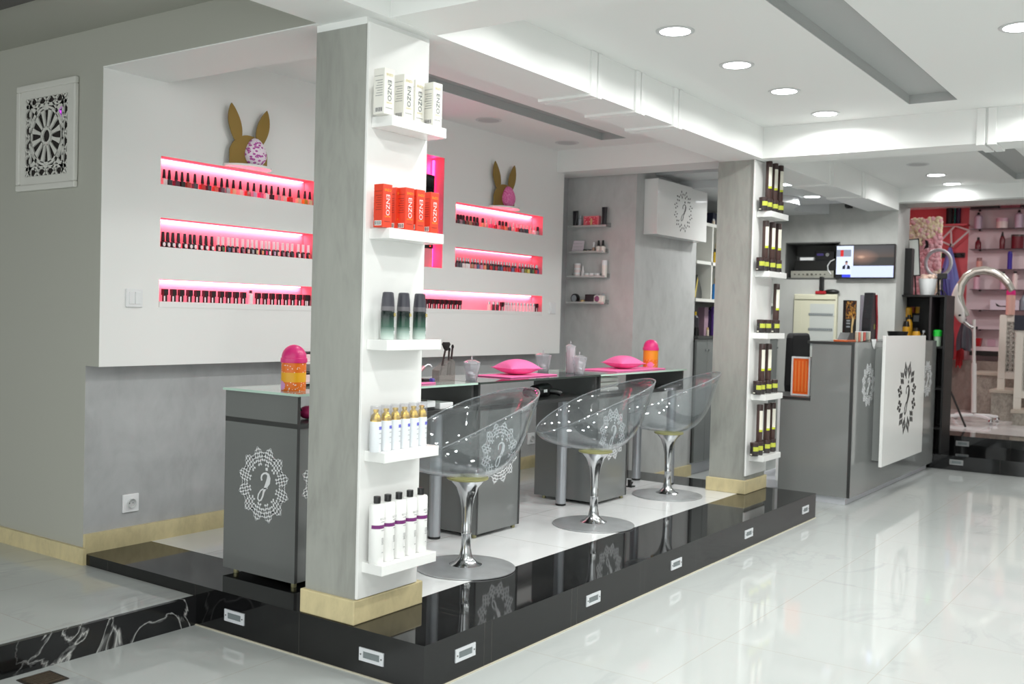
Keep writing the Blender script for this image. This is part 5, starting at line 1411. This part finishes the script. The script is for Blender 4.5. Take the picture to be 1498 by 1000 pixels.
single('dark_pouch', MB().ell((0,0,.024),(.028,.075,.024)), BLKP, 'dark lump of cable beside the red-based clipper on the fuse board', 'pouch', (XT-.03, tvp(1218,430).y, zt_+.0005))
t = thing('security_camera', 'small black security camera high on the grey television wall', 'camera', (XT, tvp(1243,300).y, tvp(1243,300).z))
b = MB(); b.box((-.02,-.03,-.03),(-.0005,.03,.03)); part('mount', b, BLKP, t)
b = MB(); b.ell((-.045,0,-.005),(.032,.032,.03)); part('dome', b, BLKP, t)
# ------------------------------------------------------------------ the pink room beyond the steps
ZU = .2585
BLK = M('black_matt', (20,19,20), .5)
# black open display cabinet standing on the lower step
xb = 7.12
ya, yb, ym = yat(1312, xb, 1.4), yat(1384, xb, 1.4), yat(1361, xb, 1.4)
t = thing('display_cabinet', 'black open display cabinet beside the opening to the pink room', 'cabinet', (xb, (ya+yb)/2, .1285)); O = Vector(t.location)
zt = P(1340,431,0,xb).z
def BX(b, a, c, mi=0): return b.box((a[0]-O.x,a[1]-O.y,a[2]-O.z), (c[0]-O.x,c[1]-O.y,c[2]-O.z), mi)
e = .018
yb2 = yb
b = MB(); BX(b, (xb,ya-e,.1285), (xb+.34,ya,zt-e)); part('side_panel', b, BLK, t)
b = MB(); BX(b, (xb,yb2,.1285), (xb+.34,yb2+e,zt-e)); part('side_panel', b, BLK, t)
b = MB(); BX(b, (xb,ym-e/2,.1285), (xb+.34,ym+e/2,zt-e)); part('partition', b, M('black_brown', (44,36,38), .5), t)
b = MB(); BX(b, (xb-.004,yb2,zt-e), (xb+.345,ya,zt)); part('top', b, BLK, t)
b = MB(); BX(b, (xb+.33,yb2+e,.1285), (xb+.34,ya-e,zt-e)); part('back', b, BLK, t)
zsh = (1.095, .72, .36)
for z in zsh:
    b = MB(); BX(b, (xb+.006,ym+e/2,z-e), (xb+.33,ya-e,z)); part('inner_shelf', b, BLK, t)
    b = MB(); BX(b, (xb+.006,yb2+e,z-e), (xb+.33,ym-e/2,z)); part('inner_shelf', b, BLK, t)
def cbp(px, z, dx=.07): return (xb+dx, yat(px, xb+dx, z+.05), z+.0004)
AMB = M('amber_bottle', (216,158,40), .2); DRK = M('dark_bottle', (40,32,24), .2)
z = zsh[0]
cyl('oil_bottle', 'tall dark and amber bottle at the left in the black display cabinet', 'bottle', cbp(1325,z), [(.036,0),(.036,.12),(.030,.17)], [(.030,.171),(.022,.22)], AMB, DRK)
cyl('oil_bottle', 'yellow-capped bottle behind the amber one in the black display cabinet', 'bottle', cbp(1326,z,.20), [(.03,0),(.03,.26)], [(.042,.261),(.042,.345),(.02,.355)], DRK, M('yellow_cap', (232,172,30), .35))
cyl('oil_bottle', 'amber bottle with black cap, second from left in the display cabinet', 'bottle', cbp(1329,z,.14), [(.032,0),(.032,.20),(.016,.24)], [(.018,.241),(.016,.28)], AMB, DRK)
cyl('oil_bottle', 'short amber jar in the middle of the black display cabinet', 'jar', cbp(1340,z), [(.036,0),(.038,.10),(.030,.13)], [(.026,.131),(.024,.16)], AMB, DRK)
cyl('oil_bottle', 'small dark bottle right of the amber jar in the display cabinet', 'bottle', cbp(1351,z), [(.026,0),(.027,.09),(.012,.12)], [(.012,.121),(.012,.14)], DRK, M('pale_grey'))
for k, (px, dz, mt, lab) in enumerate(((1335,.33,M('tin 3', (190,90,80), .35),'small red pack hanging in the black display cabinet'), (1341,.33,AMB,'small orange pack hanging in the black display cabinet'), (1340,.25,M('pale_grey'),'small white pack hanging in the black display cabinet'))):
    y = yat(px, xb+.31, z+dz)
    single('hanging_pack', MB().box((-.0,-.025,-.03),(.015,.025,.03)), mt, lab, 'pack', (xb+.314, y, z+dz))
cyl('green_jar', 'jar with bright green lid in the narrow bay of the display cabinet', 'jar', cbp(1371,z), [(.033,0),(.034,.09)], [(.038,.0905),(.040,.14),(.02,.15)], M('jar_greenish', (150,170,150), .3), M('bright_green', (36,190,60), .4), cap_name='lid')
# things standing on it
def tp(px, dx=.12): return (xb+dx, yat(px, xb+dx, zt+.1), zt+.0005)
t = thing('flower_pot', 'white pot with pale flowers on the black display cabinet', 'flower pot', tp(1357))
b = MB(); b.lathe([(.058,0),(.062,.01),(.078,.125),(.082,.15),(.074,.15),(.068,.12)], 24); part('pot', b, PLATE, t)
b = MB()
rr = random.Random(4)
for k in range(26): b.ell((.06*rr.uniform(-1,1),.06*rr.uniform(-1,1),.15+.03*rr.random()), (.022,.022,.018), 8, 5)
part('flowers', b, M('pale_flowers', (236,206,190), .8), t)['kind'] = 'stuff'
t = thing('speaker_column', 'tall narrow black speaker at the left of the display cabinet top', 'speaker', tp(1328,.10))
b = MB(); b.box((-.05,-.04,0),(.05,.04,.43)); part('case', b, BLK, t, bevel=.006)
b = MB(); b.box((-.05,.04,0),(.05,.085,.16)); part('side_module', b, BLK, t, bevel=.004)
t = thing('framed_picture', 'tilted black frame with white sheet, above the black display cabinet', 'picture frame', tp(1340,.22))
t.rotation_euler = (R(-4), 0, 0)
b = MB(); b.box((0,-.048,.18),(.012,.048,.53)); part('frame', b, BLK, t)
b = MB(); b.box((-.001,-.040,.19),(0,.040,.52)); part('sheet', b, M('frame_sheet', (226,230,226), .4), t)
b = MB(); b.box((.002,-.006,0),(.010,.006,.19)); b.box((-.04,-.03,0),(.05,.03,.006)); part('stand', b, BLK, t)
t = thing('phone_tripod', 'small black tripod beside the white flower pot on display cabinet', 'tripod', tp(1378,.10))
b = MB(); b.tube([(0,0,.05),(0,0,.17)], .008, 8); part('post', b, BLK, t)
for a in (0, 2.1, 4.2): b = MB(); b.tube([(0,0,.06),(.05*math.cos(a),.05*math.sin(a),.004)], .006, 6); part('leg', b, BLK, t)
b = MB(); b.box((-.015,-.04,.15),(.015,.04,.20)); part('clamp', b, BLK, t, bevel=.004)
# flower wall
xf_ = 8.9
pts = [(1333,306), (1343,312), (1352,322), (1373,322), (1376,336), (1376,470), (1330,470)]
y0 = yat(1331, xf_, 2); y1 = yat(1376, xf_, 2); zt1 = P(1355,316,0,xf_).z
t = thing('flower_wall', 'tall panel covered with pink and cream artificial flowers in the pink room', 'flower panel', (xf_, (y0+y1)/2, ZU))
w = (y0-y1)/2
b = MB(); b.box((0,-w,0),(.04,w,zt1-ZU-.06)); part('board', b, M('green_board', (176,176,140), .8), t)
cols = [('flower_pink', (240,192,200)), ('flower_cream', (236,228,192)), ('flower_rose', (230,166,176)), ('flower_ivory', (236,216,204))]
rr = random.Random(11)
bb_ = MB()
for k in range(2300):
    y = rr.uniform(-w, w); z = rr.uniform(.9, zt1-ZU-.03); q = rr.random(); s = rr.uniform(.014,.027)
    zone = math.sin(y*7+z*5)+.6*math.sin(z*11)
    c = (0 if q < .55 else 2) if zone > .25 else (1 if q < .6 else 3)
    if q > .92: c = 0
    bb_.ell((-.012-rr.random()*.02, y, z), (s*.6,s,s), 6, 4, c)
part('flowers', bb_, [M(n, c, .85) for n, c in cols], t)['kind'] = 'stuff'
b = MB(); b.prism([(-.02,0),(.03,.02),(.02,.09),(-.01,.10),(.0,.05)], (-.055,-w*.1,P(1356,365,0,xf_).z-ZU), (0,-1,0), (0,0,1), (-.005,0,0)); part('dark_ornament', b, BLK, t)
# dark rolls hanging on the red wall
xw = 10.95
for k, (px0, px1, c, nm) in enumerate(((1383,1393,(26,22,26),'black'), (1393.5,1397,(24,110,104),'teal'), (1397.5,1404,(50,34,70),'dark purple'))):
    ya_, yb_ = yat(px0, xw-.06, 2.5), yat(px1, xw-.06, 2.5); r = (ya_-yb_)/2; zb0 = P(px0, 328, 0, xw-.06).z
    single('cloth_roll', MB().lathe([(r,0),(r,.62)], 14), M('roll '+nm, c, .5), '%s roll standing high on the red wall of the pink room' % nm, 'roll', (xw-r-.004, (ya_+yb_)/2, zb0))
single('roll_ledge', MB().box((-.16,-.20,-.02),(0,.20,0)), M('red_wall'), 'red ledge carrying the rolls high on the red wall', 'ledge', (xw-.0005, (yat(1383,xw,2.5)+yat(1404,xw,2.5))/2, P(1393,328.3,0,xw-.06).z-.0008))
# white folding bracket
xk = 10.86
def kq(px, py, dx=0): q = P(px, py, 0, xk+dx); return q
t = thing('metal_bracket', 'white triangular metal bracket frame against the red wall', 'bracket', kq(1392,360)); O = Vector(t.location)
pts = dict(a=(1374,331), b=(1397,330), c=(1418,337), d=(1392,360), e=(1376,352), f=(1391,338))
def rel(k, dx=0): return kq(*pts[k], dx)-O
BRK = M('bracket_white', (222,214,214), .4)
for p, q, dq in (('a','b',0), ('b','c',0), ('c','d',0), ('d','e',0), ('b','e',0), ('f','d',0)):
    b = MB(); b.tube([rel(p), rel(q, dq)], .012, 8); part('bar', b, BRK, t)
for k_ in 'ad':
    b = MB(); p_ = rel(k_); b.tube([p_, (xw-O.x-.002, p_[1], p_[2])], .012, 8); part('wall_arm', b, BRK, t)
# ring light on tripod
xr = 8.42
cen = P(1372.5,384.5,0,xr); rad = 19.0/FPX*(cen-CAM).dot(FWD)
t = thing('ring_light', 'white ring light on a black tripod in the pink room', 'ring light', (xr, cen.y, ZU))
zc = cen.z-ZU
b = MB(); b.tube([(0,rad*math.cos(a*PI/24)*.92,zc+rad*math.sin(a*PI/24)) for a in range(48)], .018, 10, closed=True); part('ring', b, M('ring_white', (206,206,212), .35), t)
b = MB(); b.tube([(.03,0,zc-rad-.02),(.03,-.05,.55)], .012, 8); part('pole', b, BLK, t)
b = MB(); b.box((.0,-.03,zc-rad-.04),(.045,.03,zc-rad+.01)); part('ring_joint', b, BLK, t)
for dx, dy in ((0,-.30), (.28,.14), (-.2,.2)):
    b = MB(); b.tube([(.03,-.045,.62),(dx,dy-.02,.008)], .010, 8); part('leg', b, BLK, t)
# hooded hair steamer on a white stand
xs_ = 9.2
base = P(1424,612,2,ZU)
t = thing('hair_steamer', 'white hair steamer with silver arc arm on a white stand', 'hair steamer', (xs_, yat(1424,xs_,ZU), ZU)); O = Vector(t.location)
def hs(px, py, dx=0): return P(px, py, 0, xs_+dx)-O
b = MB(); p_ = hs(1424.5,474); b.tube([(0,0,.10),(0,p_[1]*.5,p_[2]*.6)], .026, 12); b.tube([(0,p_[1]*.5,p_[2]*.58),(0,p_[1],p_[2]+.05)], .018, 12); part('pole', b, M('stand_white', (224,220,218), .3), t)
cen = hs(1441.5,436); sc_ = (Vector((xs_,0,0))+O-CAM).dot(FWD)/FPX; sc_ = (P(1441,436,0,xs_)-CAM).dot(FWD)/FPX
arc = [(1415,462), (1407,448), (1403,432), (1406,416), (1414,404), (1426,397), (1440,395), (1454,398), (1466,405), (1475,415), (1481,425)]
b = MB(); b.tube([hs(*q) for q in arc], [.030,.040,.044,.046,.046,.046,.046,.044,.042,.040,.034], 12); part('arc_arm', b, M('silver_arc', (186,186,178), .25, .55), t)
b = MB(); b.tube([hs(x_, y_, -.035) for x_, y_ in arc[2:-1]], .016, 8); part('arc_light_strip', b, M('arc_strip', (236,234,226), .3), t)
body = [hs(*q) for q in ((1404,408), (1396,420), (1390,438), (1391,452), (1400,468), (1409,476), (1414,466), (1412,450), (1404,438), (1402,424))]
b = MB(); n = len(body); o = 0
for dx, s_ in ((-.06,.78), (-.04,1.0), (.05,1.0), (.075,.78)):
    c_ = sum(body, Vector((0,0,0)))/n
    for q in body: b.v.append((dx, c_.y+(q.y-c_.y)*s_, c_.z+(q.z-c_.z)*s_))
for k in range(3):
    for i in range(n):
        j = (i+1) % n; b.f.append([k*n+i,k*n+j,(k+1)*n+j,(k+1)*n+i]); b.m.append(0); b.sm.append(True)
b.f.append(list(range(n))[::-1]); b.f.append([3*n+i for i in range(n)]); b.m += [0,0]; b.sm += [True,True]
hb = part('body', b, M('steamer_white', (226,224,222), .2, coat=.3), t)
sb = hb.modifiers.new('round', 'SUBSURF'); sb.levels = sb.render_levels = 2
q = hs(1404,461,-.075); b = MB(); b.ell(tuple(q), (.010,.016,.012)); part('badge', b, M('dark_metal', (60,58,60), .3, .7), t)
b = MB(); b.tube([hs(1424.5,480), hs(1417,476), hs(1408,468)], .022, 10); part('pole_joint', b, CHROME, t)
for dx, dy in ((-.18,-.2), (-.18,.22), (.2,-.2), (.2,.22)):
    b = MB(); b.tube([(0,0,.075),(dx*.6,dy*.6,.07),(dx,dy,.055)], .016, 8); lg = part('foot_arm', b, PLATE, t)
    b = MB(); b.ell((dx,dy,.029),(.026,.026,.029),10,6); part('castor', b, CHROME, lg)
# gowns hanging
def gown(label, xg, px0, px1, py0, py1, mt, top=.3, seed=1, folds=6):
    ya_, yb_ = yat(px0, xg, 1.5), yat(px1, xg, 1.5); pz0, pz1 = P((px0+px1)/2, py0, 0, xg).z, P((px0+px1)/2, py1, 0, xg).z
    t = thing('hanging_gown', label, 'gown', (xg, (ya_+yb_)/2, pz0)); w = (ya_-yb_)/2; h = pz0-pz1
    b = MB(); n, m_ = 40, 14; rr = random.Random(seed); ph = rr.random()*6
    for j in range(m_+1):
        f = j/m_; ww = w*(top+(1-top)*min(1, f*1.6)**.8)
        for i in range(n):
            a = 2*PI*i/n
            d = 1+.22*math.sin(folds*a+ph+f*1.5)*min(1, f*2+.2)
            b.v.append((.07*math.sin(a)*d*(.4+.6*f), ww*math.cos(a)*d*.95, -h*f-.02*math.sin(3*a+ph)*f))
    for j in range(m_):
        for i in range(n):
            k = (i+1) % n; b.f.append([j*n+i,(j+1)*n+i,(j+1)*n+k,j*n+k]); b.m.append(0); b.sm.append(True)
    b.f.append(list(range(n))[::-1]); b.m.append(0); b.sm.append(False)
    part('cloth', b, mt, t)
    b = MB(); b.tube([(.0,0,-.01),(0,0,.03),(.03,0,.05),(.05,0,.03)], .006, 6); part('hook', b, BLK, t)
gown('blue lilac translucent gown hanging from the white bracket', 10.80, 1372, 1401, 362, 452, M('blue_gown', (112,118,190), .45), .16, 3)
gown('dark blue crumpled gown under the blue lilac one', 10.60, 1367, 1386, 398, 470, M('indigo_gown', (52,46,124), .5), .4, 5)
gown('grey black shiny gown hanging left of the hair steamer pole', 10.50, 1376, 1396, 440, 525, M('charcoal_gown', (56,54,62), .35), .45, 8)
gown('silver grey dark bag hanging right of the hair steamer pole', 10.55, 1402, 1424, 472, 511, M('bag_grey', (70,72,80), .3), .5, 9)
gown('maroon cloth hanging behind the black display cabinet', 10.75, 1377, 1392, 515, 598, M('maroon_cloth', (124,34,58), .7), .8, 10)
gown('red cloth hanging behind the steamer pole', 10.70, 1402, 1410, 503, 536, M('red_cloth', (168,28,36), .7), .8, 12)
yh0, yh1 = yat(1371,10.9,1.8), yat(1409,10.9,1.8); zh = P(1390,373,0,10.9).z
t = thing('hook_board', 'black hook board behind the gowns on the red wall', 'hook board', (xw+.001, (yh0+yh1)/2, zh))
b = MB(); b.box((-.02,-(yh0-yh1)/2,-.03),(0,(yh0-yh1)/2,.03)); part('board', b, BLK, t)
for k in range(4):
    y_ = (yh0-yh1)*(-.4+.266*k)
    b = MB(); b.tube([(-.02,y_,0),(-.07,y_,-.01),(-.085,y_,.02)], .006, 6); part('hook', b, BLK, t)
# dark glass shelves with products on the pink wall
xg = 10.95
SHY = (304.5, 333.8, 363.7, 393.6, 423.2, 453.2, 482)
GSH = M('dark_glass_edge', (92,72,84), .2)
shz = []
for k, py in enumerate(SHY):
    q = P(1460, py, 0, xg-.12); shz.append(q.z)
    ya_ = yat(1418.5, xg-.12, q.z)
    t = thing('glass_shelf', 'long glass shelf on the pink wall, %s of seven' % ('topmost' if k == 0 else ('lowest' if k == 6 else ORD[k]+' from top')), 'shelf', (xg, ya_, q.z), 0, 'glass shelves on the pink wall')
    b = MB(); b.box((-.14,-1.6,-.006),(-.0005,0,0)); part('pane', b, GSH, t)
    for y in (-.1, -.62): 
        b = MB(); b.box((-.05,y-.01,-.02),(-.0005,y+.01,-.006)); part('clip', b, BLK, t)
def gp(px, k, dx=.10): return (xg-dx, yat(px, xg-dx, shz[k]+.05), shz[k]+.0006)
PB = M('milky_pink', (214,176,192), .3); CLR = M('milky_lilac', (196,176,196), .25); DR = M('dark_red_bottle', (104,28,40), .25)
single('product_box', MB().box((-.03,-.16,0),(.03,.16,.035)), M('dark_box'), 'flat dark box on the topmost glass shelf of the pink wall', 'box', gp(1441,0))
single('product_box', MB().box((-.03,-.11,0),(.03,.11,.04)), M('dusty_box', (150,84,96), .4), 'flat dusty red box on the topmost glass shelf', 'box', gp(1479,0))
cyl('pump_bottle', 'pale bottle with black pump, left on second glass shelf', 'bottle', gp(1431,1), [(.045,0),(.046,.15),(.02,.17)], [(.02,.17),(.012,.20)], CLR, BLK)
cyl('pump_bottle', 'pale bottle with black pump, right on second glass shelf', 'bottle', gp(1490.5,1), [(.045,0),(.046,.16),(.02,.18)], [(.02,.18),(.012,.215)], CLR, BLK)
cyl('cream_jar', 'wide pink-white jar on the second glass shelf', 'jar', gp(1466,1), [(.065,0),(.066,.08)], [(.068,.08),(.066,.12)], M('pale_pink_jar'), PB, cap_name='lid')
cyl('hair_oil', 'short dark red bottle at the left of the third glass shelf', 'bottle', gp(1431,2), [(.035,0),(.035,.08),(.016,.11)], [(.017,.11),(.013,.145)], DR, BLK)
cyl('hair_oil', 'tall pointed dark red bottle on the third glass shelf', 'bottle', gp(1466,2), [(.030,0),(.032,.11),(.02,.15)], [(.018,.15),(.006,.205)], DR, BLK)
cyl('hair_mask_jar', 'big dark red tub on the third glass shelf', 'jar', gp(1488.5,2), [(.070,0),(.072,.14)], [(.074,.14),(.072,.165)], DR, M('brown_cap'), cap_name='lid')
cyl('lotion_bottle', 'peach bottle at the left of the fourth glass shelf', 'bottle', gp(1432.5,3), [(.034,0),(.034,.10)], [(.03,.10),(.03,.14)], M('peach_plastic', (214,160,150), .35), M('brownish', (150,112,112), .4))
cyl('spray_can', 'slim deep blue can on the fourth glass shelf', 'can', gp(1477,3), [(.028,0),(.028,.19)], [(.026,.19),(.020,.215)], M('deep_blue', (56,44,150), .3), M('deep_blue'))
cyl('lotion_bottle', 'pink white bottle at the left of the fifth glass shelf', 'bottle', gp(1428.5,4), [(.034,0),(.035,.15)], [(.036,.15),(.034,.17)], PB, DR)
cyl('lotion_bottle', 'pink bottle with black cap, middle of the fifth glass shelf', 'bottle', gp(1467,4), [(.034,0),(.035,.17),(.014,.19)], [(.02,.19),(.018,.215)], PB, BLK)
cyl('lotion_bottle', 'two-tone pink bottle with black cap, right on fifth glass shelf', 'bottle', gp(1484.5,4), [(.030,0),(.031,.175),(.014,.195)], [(.02,.195),(.018,.22)], M('pale_pink_jar'), BLK)
t = thing('flat_iron_box', 'lilac white appliance box with dark picture on the sixth glass shelf', 'box', gp(1470,5))
b = MB(); b.box((-.03,-.16,0),(.05,.16,.12)); part('box', b, M('lilac_box', (214,204,216), .4), t)
b = MB(); b.prism([(-.10,.085),(-.09,.05),(-.06,.038),(.12,.038),(.12,.05),(-.05,.05)], (-.0305,0,0), (0,-1,0), (0,0,1), (-.001,0,0)); part('picture', b, BLK, t)
cyl('water_bottle', 'grey translucent bottle with dark cap at the right of sixth glass shelf', 'bottle', gp(1499.5,5), [(.055,0),(.056,.13),(.022,.19)], [(.022,.19),(.020,.23)], M('grey_blue_plastic', (136,150,160), .2), BLK)
cyl('tiny_jar', 'tiny dark bottle cap on the lowest glass shelf', 'bottle', gp(1429,6), [(.012,0),(.012,.03)], None, BLK)
t = thing('wall_ledge', 'pinkish ledge with black under-edge below the glass shelves', 'ledge', (xg, yat(1419,xg-.1,.9), P(1440,513,0,xg-.16).z))
b = MB(); b.box((-.17,-1.2,0),(-.0005,.0,.05)); part('ledge', b, M('pink_wall'), t)
b = MB(); b.box((-.165,-1.2,-.06),(-.0005,0,0)); part('black_edge', b, BLK, t)
t = thing('plastic_basket', 'small red plastic basket on the pink ledge', 'basket', (xg-.09, yat(1427,xg-.09,1.0), P(1440,513,0,xg-.16).z+.051))
b = MB(); b.lathe([(.07,0),(.09,.10),(.094,.10),(.074,-.0)], 4, cap=False); b.lathe([(.068,0),(.07,.004)], 4); b.xf(Matrix.Rotation(PI/4, 4, 'Z')); part('basket', b, M('red_plastic', (178,28,34), .4), t)
shell('wall_granite', [((10.80,-4,.258),(10.949,1.2,P(1440,528,0,10.8).z))], concrete('granite_dado', (150,138,130), .5, .14, 9))
# granite stair plinths with white pierced screens
GRA = concrete('granite', (158,154,144), .5, .26, 26)
GRT = M('granite_cap', (186,178,164), .45)
def plinth(label, x, px, py_top, depth):
    y = yat(px, x, ZU+.05); z = P(px+15, py_top, 0, x).z
    t = thing('stair_plinth', label, 'plinth', (x, y, ZU))
    b = MB(); b.box((0,-1.4,0),(depth,0,z-ZU-.035)); part('block', b, GRA, t)
    b = MB(); b.box((-.02,-1.4,z-ZU-.035),(depth,.02,z-ZU)); part('cap', b, GRT, t, bevel=.004)
    return y, z
plinth('highest granite stair plinth with pale edge, farthest of three', 10.25, 1421.5, 544, .54)
y2, z2_ = plinth('middle granite stair plinth under the taller white pierced screen', 9.62, 1449, 570, .60)
y3, z3_ = plinth('lowest granite stair plinth at the right edge of the photo', 9.18, 1481, 600, .43)
SCRW = M('screen_white', (226,222,212), .45)
def screen(label, x, px0, py0, z0, w, h):
    y = yat(px0, x, z0+h*.5)
    t = thing('pierced_screen', label, 'screen', (x, y, z0+.0005)); fw = .075; zb = .12
    b = MB()
    for a, c in (((-w,zb),(-w+fw,h)), ((-fw,zb),(0,h)), ((-w+fw,zb),(-fw,zb+fw)), ((-w+fw,h-fw),(-fw,h))): b.box((0,a[0],a[1]),(.03,c[0],c[1]))
    part('frame', b, SCRW, t, bevel=.003)
    for y_ in (-fw, -w):
        b = MB(); b.box((.002,y_,0),(.028,y_+fw,zb)); part('leg', b, SCRW, t)
    b = MB(); b.box((.022,-w+fw,zb+fw),(.028,-fw,h-fw)); part('dark_backing', b, M('screen_dark', (54,48,46), .8), t)
    b = MB(); Wd, Hd = w-2*fw, h-zb-2*fw; s = .052
    ny, nz = int(Wd/s)+1, int(Hd/s)+1
    O_, U_, V_, W_ = (.021,-fw,zb+fw), (0,-1,0), (0,0,1), (-.012,0,0)
    for i in range(ny):
        for j in range(nz):
            cx, cz = (i+.5)*Wd/ny, (j+.5)*Hd/nz; sx, sz = Wd/ny/2, Hd/nz/2
            for k in range(4):
                a = PI/4+k*PI/2; dx, dz = math.cos(a), math.sin(a)
                b.stroke([(cx-dx*sx*.2, cz-dz*sz*.2), (cx+dx*sx*1.41, cz+dz*sz*1.41)], .012, O_, U_, V_, W_)
            b.stroke([(cx-sx,cz),(cx-sx*.35,cz+sz*.35),(cx,cz+sz),(cx+sx*.35,cz+sz*.35),(cx+sx,cz),(cx+sx*.35,cz-sz*.35),(cx,cz-sz),(cx-sx*.35,cz-sz*.35),(cx-sx,cz)], .009, O_, U_, V_, W_)
    part('fretwork', b, SCRW, t)
h2 = P(1470,460.5,0,9.70).z-z2_
screen('taller white pierced screen on the middle granite plinth', 9.70, 1460.5, 460, z2_, .62, h2)
h3 = P(1490,483,0,9.26).z-z3_
screen('white pierced screen on the lowest granite plinth, cut by photo edge', 9.26, 1484, 483, z3_, .62, h3)
x_ = 9.705
cyl('pink_shaker', 'tall pink bottle with magenta cap on top of the taller pierced screen', 'bottle', (x_+.012, yat(1478,x_,z2_+h2+.1), z2_+h2+.001), [(.014,0),(.046,.002),(.048,.22)], [(.050,.22),(.046,.27)], M('pink_translucent', (216,170,158), .3), M('magenta_cap', (206,40,120), .35))
single('dark_tablet', MB().box((-.02,-.10,0),(.01,.10,.16)), M('navy_dark', (36,38,54), .4), 'dark blue block on the right screen at the photo edge', 'block', (9.27, yat(1499,9.27,z3_+h3), z3_+h3+.0005))
single('wall_socket_plate', MB().box((-.01,-.045,-.045),(0,.045,.045)), PB, 'small pinkish socket plate above the pink ledge', 'power socket', (xg-.0005, yat(1450,xg,1.0), P(1450,501,0,xg).z))
# ------------------------------------------------------------------ colour management
SC.view_settings.view_transform = 'Standard'
SC.view_settings.look = 'None'
SC.view_settings.gamma = 1
SC.view_settings.use_curve_mapping = False
SC.view_settings.exposure = 0.45
SC.cycles.use_denoising = True
SC.cycles.max_bounces = 10
SC.cycles.transparent_max_bounces = 24
SC.cycles.glossy_bounces = 5
SC.cycles.caustics_reflective = False
SC.cycles.caustics_refractive = False
SC.cycles.sample_clamp_indirect = 6
